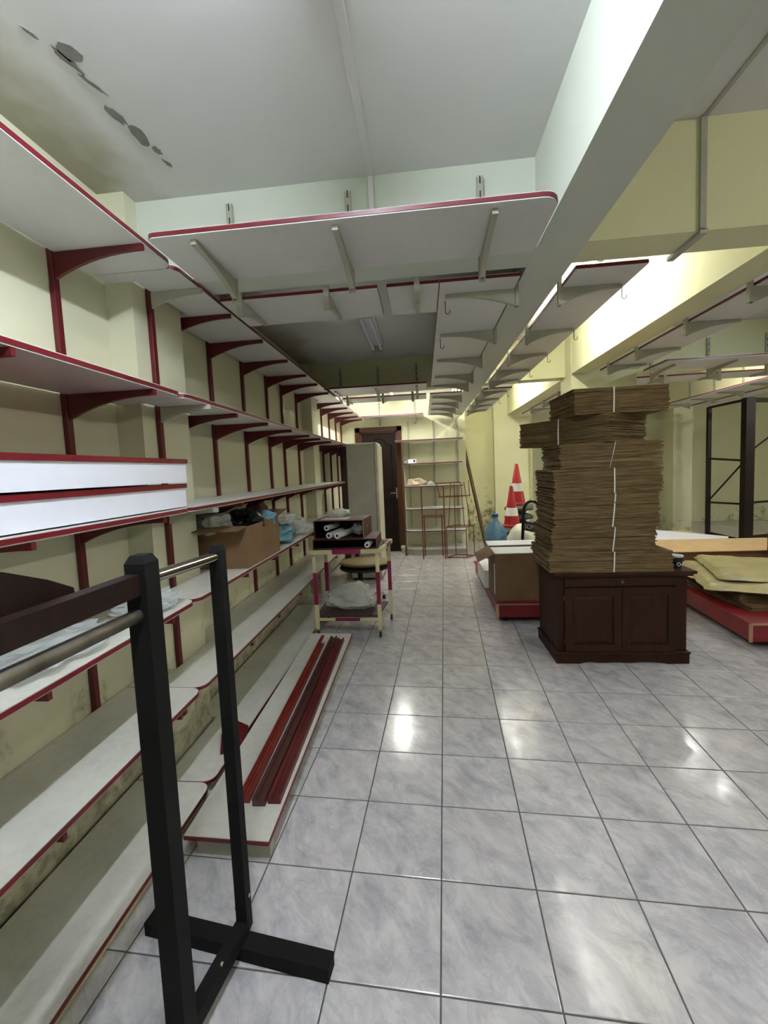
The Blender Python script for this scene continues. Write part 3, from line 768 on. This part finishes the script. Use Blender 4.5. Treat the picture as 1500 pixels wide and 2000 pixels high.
part(MB().ext([m2 @ Vector(p) for p in [(.232, -.2, .01), (.232, -.2, .16), (.245, -.26, .13), (.245, -.25, .02)]], (.004, 0, 0)), 'flap', 'cardlt', t2)
part(MB().box(-.19, .06, -.12, .06, .1652, .1658, m2), 'label_sheet', 'paper', t2)
def roll(a, b, r, label):
    t = thing('paper_roll', a, label, 'paper roll', 'white paper rolls in the cartons')
    a, b = Vector(a), Vector(b)
    part(MB().tube([a, b], r, 16), 'roll', 'paper', t)
    d = (b-a).normalized()
    part(MB().tube([a-d*.001, a+d*.002], r*.45, 12), 'core_hole', 'slot', t)
z2 = TZ+.0855+.0075
roll((-.865, 3.68, z2+.03), (-.80, 3.98, z2+.03), .028, 'white paper roll in the upper carton, left one of the front pair')
roll((-.785, 3.66, z2+.03), (-.70, 3.98, z2+.03), .029, 'white paper roll in the upper carton, right one of the front pair')
roll((-.90, 3.75, z2+.088), (-.85, 3.98, z2+.088), .026, 'white paper roll lying on the others in the upper carton')
roll((-.52, 3.66, TZ+.034), (-.50, 3.9, TZ+.034), .026, 'white paper roll poking out of the lower carton')
bag((-.62, 3.88, z2+.06), (.06, .11, .055), 'milky', 'murky plastic bag stuffed beside the rolls in the upper carton', seed=23)
bag((-.83, 3.98, TZ+.256+.04), (.10, .07, .045), 'milky', 'small murky plastic bag on top of the upper carton', seed=24, sub=3)

for o in set(C.objects)-before:
    if not o.parent: o.location.y -= .10
# office chair behind the cart
t = thing('office_chair', (-.72, 4.62, 0), 'beige seated office chair behind the trolley', 'chair')
sx, sy = -.74, 4.62
m = MB().blob((sx+.03, sy, .46), (.29, .24, .045), .04, 1.5, 4, 3)
part(m, 'seat', 'beige', t)
part(MB().lathe([(.29, 0), (.29, .012)], (sx+.03, sy, .402), 28), 'seat_pan', 'slot', t)
part(MB().tube([(sx-.03, sy, .08), (sx-.03, sy, .40)], .028, 12), 'gas_column', 'slot', t)
part(MB().bar((sx-.1, sy+.2, .42), (sx-.08, sy+.27, .66), .05, .015), 'back_bar', 'slot', t)
part(MB().blob((sx-.05, sy+.24, .67), (.18, .04, .10), .03, 1.5, 3, 5), 'backrest', 'beige', t)
part(MB().bar((sx-.05, sy, .39), (sx+.18, sy-.12, .37), .02, .012), 'lever', 'slot', t)
for k in range(5):
    a = R(72*k+20); ex, ey = sx-.03+.27*math.cos(a), sy+.27*math.sin(a)
    leg = part(MB().bar((sx-.03, sy, .085), (ex, ey, .062), .035, .025), 'leg', 'steel', t)
    part(MB().tube([(ex-.018, ey, .024), (ex+.018, ey, .024)], .0235, 12), 'caster', 'slot', leg)

# ================================================================== STAND FRAMES, POLE
t = thing('stand_frame', (.13, 6.9, 0), 'tall rusty red metal stand frame, left of the two before the back shelves', 'stand')
L4 = [(-.05, 6.76), (.31, 6.75), (-.02, 6.98), (.28, 6.98)]
for x, y in L4: part(MB().bar((x, y, .001), (x, y, 1.21 if y < 6.9 else .72), .02), 'leg', 'rust', t)
def ring(pts, z, w, name, tt, mat='rust'):
    m = MB()
    for i in range(len(pts)):
        a, b = pts[i], pts[(i+1) % len(pts)]
        m.bar((*a, z), (*b, z), w)
    part(m, name, mat, tt)
PR = [L4[0], L4[1], L4[3], L4[2]]
ring(PR, .70, .016, 'lower_ring', t)
part(MB().bar((L4[0][0], L4[0][1], 1.205), (L4[1][0], L4[1][1], 1.205), .016), 'top_bar', 'rust', t)
t = thing('stand_frame', (.56, 6.95, 0), 'tall rusty metal stand frame with splayed legs, right one before the back shelves', 'stand')
bp = [(.34, 6.82), (.66, 6.80), (.80, 6.98), (.56, 7.02)]
bp = [(.34, 6.80), (.66, 6.76), (.80, 6.92), (.50, 7.0)]
tp = [(.44, 6.86), (.60, 6.84), (.66, 6.92), (.50, 6.95)]
for (a, b), (c, d) in zip(bp, tp): part(MB().bar((a, b, .015), (a, b, .52), .013).bar((a*.6+c*.4, b*.6+d*.4, .52), (c, d, 1.25), .012), 'leg', 'rust', t)
ring(bp, .014, .014, 'floor_ring', t); ring(bp, .52, .014, 'lower_ring', t)
ring([(.22, 6.80), (.50, 6.76), (.76, 6.95), (.4, 7.0)], 1.02, .013, 'upper_ring', t)
part(MB().bar((.26, 6.82, 1.02), (.2, 6.84, 1.24), .012).bar((.75, 6.94, 1.02), (.74, 6.96, 1.28), .012).bar((.18, 6.84, 1.25), (.60, 6.84, 1.25), .016), 'arm', 'rust', t)
o = MB().tube([(1.06, 7.25, .02), (.80, 8.15, 1.86)], .032, 12).build('wooden_pole', 'pole'); tag(o, 'dark wooden pole leaning on the mouldy back wall', 'pole')

# ================================================================== LEFT DOLLY AND WHAT STANDS ON IT
def caster(t, x, y, r=.028):
    part(MB().tube([(x-.012, y, r), (x+.012, y, r)], r, 14), 'caster_wheel', 'slot', t)
    part(MB().box(x-.02, x+.02, y-.015, y+.015, r*2-.004, r*2+.008), 'caster_plate', 'steel', t)
t = thing('dolly', (1.05, 4.7, 0), 'long red board dolly under the open carton, left of the cabinet', 'dolly')
dz0, dz1 = .066, .215
part(MB().box(.655, 1.50, 3.88, 5.6, dz0, dz1-.012), 'body', 'dolly', t)
part(MB().box(.635, 1.52, 3.86, 5.62, dz1-.0118, dz1), 'top_board', 'dolly', t)
part(MB().box(.632, .662, 3.872, 3.8795, dz0, dz1-.013).box(.66, 1.50, 3.872, 3.8795, dz1-.03, dz1-.013), 'edge_trim', 'ply', t, 'worn bare edge')
for x in (.74, 1.42):
    for y in (3.98, 5.5): caster(t, x, y)
t = thing('carton_box', (.87, 4.1, dz1), 'open brown carton with flaps on the left dolly beside the cabinet', 'box')
x0, x1, y0, y1, z0, z1 = .64, 1.16, 3.90, 4.32, dz1+.001, .668
k = .006
part(MB().box(x0, x1, y0, y1, z0, z0+k), 'bottom', 'card', t)
part(MB().box(x0, x1, y0, y0+k, z0+k, z1).box(x0, x1, y1-k, y1, z0+k, z1).box(x0, x0+k, y0+k, y1-k, z0+k, z1).box(x1-k, x1, y0+k, y1-k, z0+k, z1), 'wall', 'card', t)
part(MB().ext([(x0, y0+.02, z1), (x0, y1, z1), (x0-.15, y1-.05, z1-.06), (x0-.15, y0+.07, z1-.09)], (.004, 0, .005)), 'flap', 'card', t)
part(MB().ext([(x0, y0, z1+.001), (x1, y0, z1+.001), (x1, y0+.28, z1+.006), (x0+.0, y0+.28, z1+.006)], (0, 0, .006)), 'flap', 'paper', t, 'white inside of the flap')
part(MB().ext([(x0, y1, z1), (x1, y1, z1), (x1, y1+.15, z1+.02), (x0, y1+.15, z1+.02)], (0, 0, .006)), 'flap', 'paper', t, 'white inside of the flap')
part(MB().box(x0-.0012, x0-.0002, y0+.02, y0+.07, z0+.06, z1-.1), 'tape', 'strap', t)
o = MB().box(.60, 1.05, 4.34, 4.9, dz1+.001, .40).build('carton_box', 'paper'); tag(o, 'white carton behind the open carton on the left dolly', 'box')
# water bottle
bxx, byy = .89, 5.2
t = thing('water_bottle', (bxx, byy, dz1), 'large blue plastic water bottle with a blue cap behind the open carton', 'bottle')
pf = [(.12, 0), (.135, .015), (.135, .07), (.128, .08), (.135, .09), (.135, .16), (.128, .17), (.135, .18), (.135, .27), (.125, .31), (.09, .37), (.045, .42), (.033, .44), (.033, .47)]
z0_ = .421
part(MB().lathe(pf, (bxx-.02, byy, dz1+.175), 28), 'body', 'water', t)
part(MB().box(bxx-.12, bxx+.1, byy-.1, byy+.1, dz1+.001, dz1+.1745), 'crate', 'card', t)
part(MB().lathe([(.038, 0), (.038, .035), (.03, .042)], (bxx-.02, byy, dz1+.645), 18), 'cap', 'cap', t)
part(MB().tube([(bxx-.02+.06*math.cos(a), byy, dz1+.62+.03*math.sin(a)) for a in [math.pi*k/8 for k in range(4, 9)]], .005, 6), 'handle', 'cap', t)
bag((1.24, 5.40, dz1+.226), (.23, .19, .27), 'sack', 'big white plastic sack behind the open carton', seed=31, amp=.18, fr=2.4, name='sack', cat='sack')
# hand truck
t = thing('hand_truck', (1.36, 4.95, dz1), 'black hand truck with a curved handle and lettered plate, left of the carton stack', 'hand truck')
hx0, hx1, hy0, hy1 = 1.19, 1.40, 5.02, 4.66
a = Vector((1.17, 5.0, dz1+.03)); b = Vector((1.33, 4.78, dz1+.03))
H1 = 1.02
pts = [(a.x, a.y, a.z), (a.x+.02, a.y, .62), (a.x+.05, a.y, .90)]
am = Vector((1.215, 4.99, .93)); bm_ = Vector((1.37, 4.80, .93))
arc_ = [am.lerp(bm_, .5-.5*math.cos(tt))+Vector((0, 0, .14*math.sin(tt))) for tt in [math.pi*k/8 for k in range(9)]]
part(MB().tube([a+Vector((0, 0, 0)), (1.195, 4.995, .55)]+arc_+[(1.35, 4.79, .55), b], .018, 10), 'frame', 'blackm', t)
pl = part(MB().ext([Vector((1.212, 4.985, .83)), Vector((1.368, 4.795, .81)), Vector((1.36, 4.795, .70)), Vector((1.203, 4.985, .72))], (.006, .006, 0)), 'plate', 'slot', t)
part(MB().bar((1.19, 4.99, .45), (1.345, 4.79, .45), .02), 'cross_bar', 'blackm', t)
fc = bpy.data.curves.new('lettering', 'FONT'); fc.body = 'SOMO'; fc.size = .075; fc.extrude = .0006; fc.align_x = 'CENTER'; fc.align_y = 'CENTER'
fc.materials.append(MAT['grey']); fo_ = bpy.data.objects.new('tmp', fc); C.objects.link(fo_); bpy.context.view_layer.update(); me_ = bpy.data.meshes.new_from_object(fo_.evaluated_get(bpy.context.evaluated_depsgraph_get())); bpy.data.objects.remove(fo_); fo = bpy.data.objects.new('lettering', me_); C.objects.link(fo); fo.parent = pl
fo.location = Vector((1.285, 4.884, .765))-wl(t); fo.rotation_euler = Euler((R(90), 0, math.atan2(-.19, .155)))
part(MB().box(1.12, 1.42, 4.7, 4.95, dz1+.002, dz1+.012), 'toe_plate', 'blackm', t)
for p in (a, b): part(MB().tube([(p.x-.02, p.y+.04, dz1+.075), (p.x+.02, p.y+.04, dz1+.075)], .07, 18), 'wheel', 'rubber', t)
t.location.x -= .05
# stack of round rubber bases with cones
for i, z in enumerate([0.001, .131, .261, .391, .521, .651, .781]):
    o = MB().lathe([(.10, 0), (.12, .03), (.205, .045), (.21, .075), (.18, .10), (.10, .129)], (1.40, 6.3, z), 30).build('rubber_base', 'rubber')
    tag(o, 'round dark rubber base in the rear stack under the taller cone, %s from the floor' % nth[i], 'rubber base', 'stacked round rubber bases')
def cone(x, y, z, h, label, band):
    t = thing('traffic_cone', (x, y, z), label, 'cone')
    r0, r1 = h*.20, h*.04
    rr = lambda u: r0+(r1-r0)*u
    part(MB().lathe([(r0*1.15, 0), (r0*1.1, .02), (rr(.06), .03), (rr(band[0]), h*band[0])], (x, y, z), 24), 'lower_body', 'cone', t)
    part(MB().lathe([(rr(band[0])+.001, h*band[0]+.0003), (rr(band[1])+.001, h*band[1])], (x, y, z), 24), 'white_band', 'refl', t)
    part(MB().lathe([(rr(band[1]), h*band[1]+.0003), (r1, h*.985), (r1*.7, h)], (x, y, z), 24), 'upper_body', 'cone', t)
cone(1.38, 6.3, .911, .60, 'taller red and white traffic cone standing on the rubber bases', (.32, .52))
cone(1.20, 5.83, .651, .56, 'shorter red and white traffic cone in front of the taller one', (.26, .46))
for i, z in enumerate([0.001, .131, .261, .391, .521]):
    o = MB().lathe([(.10, 0), (.12, .03), (.195, .045), (.20, .075), (.17, .10), (.10, .129)], (1.20, 5.83, z), 30).build('rubber_base', 'rubber')
    tag(o, 'round dark rubber base in the front stack under the shorter cone, %s from the floor' % nth[i], 'rubber base', 'stacked round rubber bases')

# ================================================================== CABINET
t = thing('cabinet', (1.41, 3.34, 0), 'low dark brown wooden cabinet with two panelled doors under the carton stack', 'cabinet')
x0, x1, y0, y1 = .955, 1.86, 3.10, 3.58
part(MB().box(x0, x1, y0, y1, .09, .655), 'body', 'cab', t)
# shaped plinth
pp = [(x0-.015, .001), (x0+.16, .001), (x0+.22, .025), (x0+.30, .012), (x0+.40, .02), (x0+.52, .012), (x0+.62, .025), (x0+.70, .020), (x0+.77, .001), (x1+.015, .001), (x1+.015, .075), (x0-.015, .075)]
part(MB().ext([(p[0], y0-.015, p[1]) for p in pp], (0, .025, 0)).box(x0-.015, x0+.01, y0+.01, y1, .001, .075).box(x1-.01, x1+.015, y0+.01, y1, .001, .075), 'plinth', 'cab', t)
part(MB().box(x0-.022, x1+.022, y0-.024, y1, .0752, .0898), 'base_moulding', 'cab', t, bevel=.004)
part(MB().box(x0-.02, x1+.03, y0-.03, y1+.0, .6552, .672).box(x0-.035, x1+.045, y0-.045, y1+.0, .6722, .695), 'top_board', 'cab', t, bevel=.004)
part(MB().box(x0+.05, x1-.08, y0-.014, y0-.0005, .585, .650), 'drawer_front', 'cab', t, bevel=.003)
part(MB().tube([(1.41, y0-.0142, .617), (1.41, y0-.020, .617)], .012, 12), 'lock', 'oldsteel', t)
for (a, b) in ((x0+.05, 1.405), (1.409, x1-.08)):
    dr = part(MB().box(a, b, y0-.012, y0-.0005, .095, .575), 'door', 'cab', t, bevel=.002)
    f = .055
    # raised frame and sunk panel
    part(MB().box(a, a+f, y0-.022, y0-.0122, .095, .575).box(b-f, b, y0-.022, y0-.0122, .095, .575).box(a+f, b-f, y0-.022, y0-.0122, .095, .15).box(a+f, b-f, y0-.022, y0-.0122, .52, .575), 'door_frame', 'cab', dr)
    part(MB().ext([(a+f, y0-.0125, .15), (b-f, y0-.0125, .15), (b-f, y0-.0125, .52), (a+f, y0-.0125, .52)], (0, -.001, 0)).add(
        [(a+f+.03, y0-.02, .18), (b-f-.03, y0-.02, .18), (b-f-.03, y0-.02, .49), (a+f+.03, y0-.02, .49), (a+f+.005, y0-.0136, .155), (b-f-.005, y0-.0136, .155), (b-f-.005, y0-.0136, .515), (a+f+.005, y0-.0136, .515)],
        [(0, 1, 2, 3), (4, 5, 1, 0), (5, 6, 2, 1), (6, 7, 3, 2), (7, 4, 0, 3), (7, 6, 5, 4)]), 'raised_panel', 'cab', dr)
for z in (.17, .50): part(MB().tube([(x0+.047, y0-.012, z-.02), (x0+.047, y0-.012, z+.02)], .005, 8), 'hinge', 'oldsteel', t)
part(MB().lathe([(.006, 0), (.006, .01)], (x1-.10, y0-.014, .33), 10), 'keyhole', 'oldsteel', t)

# ================================================================== CARTON STACK
def bundle(x0, x1, y0, y1, z0, z1, rz, seed, label, strap_x=None, taper=.0, strap2=None):
    random.seed(seed)
    cx_, cy_ = (x0+x1)/2, (y0+y1)/2
    t = thing('carton_bundle', (cx_, cy_, z0), label, 'cardboard', 'strapped bundles of flat cartons')
    mt = Matrix.Translation((cx_, cy_, 0)) @ Matrix.Rotation(R(rz), 4, 'Z')
    hx, hy = (x1-x0)/2, (y1-y0)/2
    m = MB(); z = z0+.0008; n = max(6, int((z1-z0)/.0085)); th = (z1-z0-.0008)/n
    ox = oy = 0
    for i in range(n):
        ox += random.uniform(-.004, .004); oy += random.uniform(-.003, .003); ox *= .9; oy *= .9
        a, b = hx+random.uniform(-.012, .006), hy+random.uniform(-.006, .004)
        g = th*random.uniform(.80, .93)
        m.box(-a+ox, a+ox, -b+oy, b+oy, z, z+g, mt); z += th
    o = part(m, 'cardboard_sheets', 'card2', t); o['kind'] = 'stuff'
    if strap_x is not None:
        sx_ = strap_x-cx_; w = .006; e = hy+.008; sk = random.uniform(-.02, .02)
        P = [(sx_+sk, -e, z1-.001), (sx_, -e-.002, (z0+z1)/2), (sx_-sk, -e, z0+.003)]
        m = MB(); 
        for (p, q) in ((P[0], P[1]), (P[1], P[2])): m.bar(mt @ Vector(p), mt @ Vector(q), w*1.5, .002)
        m.bar(mt @ Vector((sx_+sk, -e, z1+.0003)), mt @ Vector((sx_+sk, e, z1+.0003)), w*1.5, .0006)
        m.bar(mt @ Vector((sx_+sk, e, z1)), mt @ Vector((sx_-sk, e, z0+.001)), w*1.5, .002)
        part(m, 'strap', 'strap', t)
    return t
YF = 3.06
BD = [(.895, 1.755, 3.06, 3.56, .696, .845, -1, 'bottom'), (.91, 1.645, 3.08, 3.52, .846, 1.022, 1, 'second from the bottom'),
      (.925, 1.655, 3.07, 3.53, 1.023, 1.268, 0, 'third from the bottom'), (.925, 1.675, 3.07, 3.52, 1.269, 1.449, 1, 'fourth from the bottom'),
      (.985, 1.68, 3.08, 3.55, 1.45, 1.635, -1, 'third from the top')]
for i, (a, b, c, d_, e, f, rz, nm) in enumerate(BD):
    bundle(a, b, c, d_, e, f, rz, 60+i, 'strapped flat carton bundle, %s of the stack on the cabinet' % nm, 1.345)
bundle(.89, 1.65, 3.23, 3.77, 1.636, 1.836, -50, 70, 'strapped bundle of flat brown cartons lying askew, second from the top of the stack', 1.26)
bundle(1.075, 1.725, 3.08, 3.62, 1.837, 2.018, 1, 71, 'strapped bundle of flat brown cartons at the very top of the stack', 1.345)
# cup
t = thing('paper_cup', (1.825, 3.16, .695), 'black and white paper cup on the right corner of the cabinet', 'cup')
c = (1.83, 3.17, .6955)
part(MB().lathe([(.030, 0), (.041, .082), (.038, .083), (.028, .004)], c, 24), 'body', 'slot', t)
part(MB().lathe([(.0415, .080), (.043, .084), (.0425, .093), (.038, .093)], c, 24), 'rim', 'paper', t)
m = MB(); pts = [(c[0]-.006+.012*math.cos(k), c[1]-.0375, c[2]+.03+.012*math.sin(k)) for k in [2*math.pi*j/14 for j in range(15)]]
m.tube(pts, .0025, 6); m.tube([(c[0]+.016, c[1]-.035, c[2]+.022), (c[0]+.028, c[1]-.031, c[2]+.036)], .003, 6)
part(m, 'printed_mark', 'paper', t)

# ================================================================== RIGHT DOLLY AND PILE
t = thing('dolly', (3.2, 4.1, 0), 'wide red board dolly on casters at the right edge', 'dolly')
q = [(2.45, 3.31), (3.9, 3.27), (3.95, 4.95), (2.60, 4.98)]
part(MB().prism(q, .066, .20), 'body', 'dolly', t)
part(MB().prism([(2.44, 3.30), (3.91, 3.26), (3.96, 4.96), (2.59, 4.99)], .2002, .212), 'top_board', 'dolly', t)
part(MB().bar((2.446, 3.304, .067), (2.446, 3.304, .21), .018).bar((2.45, 3.30, .206), (3.9, 3.26, .206), .008, .014), 'edge_trim', 'ply', t, 'worn bare edge')
for x, y in ((2.60, 3.5), (3.75, 3.5), (2.75, 4.8), (3.8, 4.8)): caster(t, x, y)
bundle(2.62, 3.7, 3.58, 4.5, .2125, .262, 2, 80, 'flat brown cartons lying on the right dolly, bottom bundle', 3.0)
bundle(2.66, 3.6, 3.66, 4.6, .2635, .345, -3, 81, 'flat brown cartons on the right dolly under the yellow package', None)
o = MB().prism([(2.50, 4.15), (2.62, 3.72), (3.6, 3.62), (3.7, 4.7), (2.75, 4.75)], .3465, .356).build('cardboard_sheet', 'cardlt'); tag(o, 'pale flat cardboard sheet poking out under the yellow package', 'cardboard')
# yellow package: two folded layers
def sheet(cx, cy, z, sx, sy, h, rz, seed, mat, label, name='wrapped_package'):
    m = MB(); n = 26; mt = Matrix.Translation((cx, cy, 0)) @ Matrix.Rotation(R(rz), 4, 'Z'); vs = []
    for top in (1, 0):
        for i in range(n+1):
            for j in range(n+1):
                u, v = i/n*2-1, j/n*2-1
                e = max(abs(u), abs(v)); ed = (1-e**14)
                nn = noise.noise(Vector((u*2+seed, v*2, seed)))*.5+abs(noise.noise(Vector((u*5, v*5+seed, 2))))*.5
                zz = z+(h*ed*(.8+.45*nn)+.006 if top else 0)
                wob = 1+.06*noise.noise(Vector((u*3, v*3, seed+4)))
                vs.append(mt @ Vector((u*sx/2*wob, v*sy/2*wob, zz)))
    N = (n+1)**2; fs = []
    for i in range(n):
        for j in range(n):
            a = i*(n+1)+j; fs.append((a, a+1, a+n+2, a+n+1)); fs.append((N+a, N+a+n+1, N+a+n+2, N+a+1))
    for i in range(n):
        for a, b in ((i*(n+1), (i+1)*(n+1)), (i*(n+1)+n, (i+1)*(n+1)+n), (i, i+1), (n*(n+1)+i, n*(n+1)+i+1)): fs.append((a, b, N+b, N+a))
    m.add(vs, fs); m.sm = True
    return m
t = thing('wrapped_package', (3.1, 4.0, .357), 'big folded package in yellowish plastic wrap on the right dolly', 'package')
part(sheet(3.02, 4.02, .357, .98, 1.05, .05, -22, 3, '', ''), 'lower_fold', 'yelwrap', t)
part(sheet(3.12, 4.08, .418, .88, .92, .05, -20, 8, '', ''), 'upper_fold', 'yelwrap', t)
# pile behind
o = MB().box(2.35, 4.3, 5.02, 5.75, .001, .40).build('carton_pile', 'card'); tag(o, 'broad brown cardboard pile behind the right dolly', 'cardboard')
o = MB().prism([(2.3, 5.0), (4.35, 4.99), (4.4, 5.74), (2.35, 5.8)], .4005, .41).build('cardboard_sheet', 'cardlt'); tag(o, 'broad tan cardboard sheet on the pile behind the right dolly', 'cardboard')
o = MB().box(2.4, 4.05, 5.82, 6.8, .001, .36).build('carton_pile', 'cardlt'); tag(o, 'low cardboard pile under the white board near the gate', 'cardboard')
o = MB().prism([(2.3, 5.82), (4.0, 5.82), (4.2, 6.1), (3.6, 6.85), (2.3, 6.85)], .361, .373).build('white_board', 'white'); tag(o, 'large white board lying on the pile near the gate', 'board')
o = MB().box(3.80, 3.94, 4.78, 4.93, .2125, .62).build('crate', 'dolly'); tag(o, 'small red crate at the far right edge of the right dolly', 'crate')

# ================================================================== METAL GATE
t = thing('metal_gate', (5.4, 8, 0), 'dark brown metal gate frame with diagonal braces at the far right', 'gate')
gx = 5.4
part(MB().box(gx-.03, gx+.03, 8.36, 8.42, .001, 2.42), 'frame_post', 'dwood', t)
part(MB().box(gx-.06, gx+.08, 7.40, 7.52, .001, 2.44), 'main_post', 'dwood', t)
part(MB().bar((gx, 7.52, .03), (gx, 8.36, .03), .04, .05), 'bottom_rail', 'dwood', t)
part(MB().bar((gx, 7.52, 2.41), (gx, 8.36, 2.41), .04, .04), 'top_rail', 'dwood', t)
part(MB().bar((gx, 7.52, 1.40), (gx, 8.36, 1.45), .03, .035), 'cross_rail', 'dwood', t)
part(MB().bar((gx, 7.52, .66), (gx, 8.36, .62), .03, .035), 'cross_rail', 'dwood', t)
part(MB().bar((gx, 7.53, 1.37), (gx, 8.34, .68), .018, .022), 'brace', 'dwood', t)
g2 = (6.9, 8.0)
a0 = (gx+.08, 7.50)
part(MB().bar((*a0, .06), (*g2, .06), .05, .10), 'bottom_rail', 'dwood', t)
part(MB().bar((*a0, .68), (*g2, .68), .03, .035), 'cross_rail', 'dwood', t)
part(MB().bar((*a0, 1.55), (*g2, 3.0-.62), .018, .022), 'brace', 'dwood', t)
part(MB().bar((*a0, 2.40), (*g2, 2.40), .05, .07), 'top_rail', 'dwood', t)
part(MB().box(g2[0]-.03, g2[0]+.03, g2[1]-.03, g2[1]+.03, .001, 2.43), 'frame_post', 'dwood', t)
bpy.context.view_layer.update()
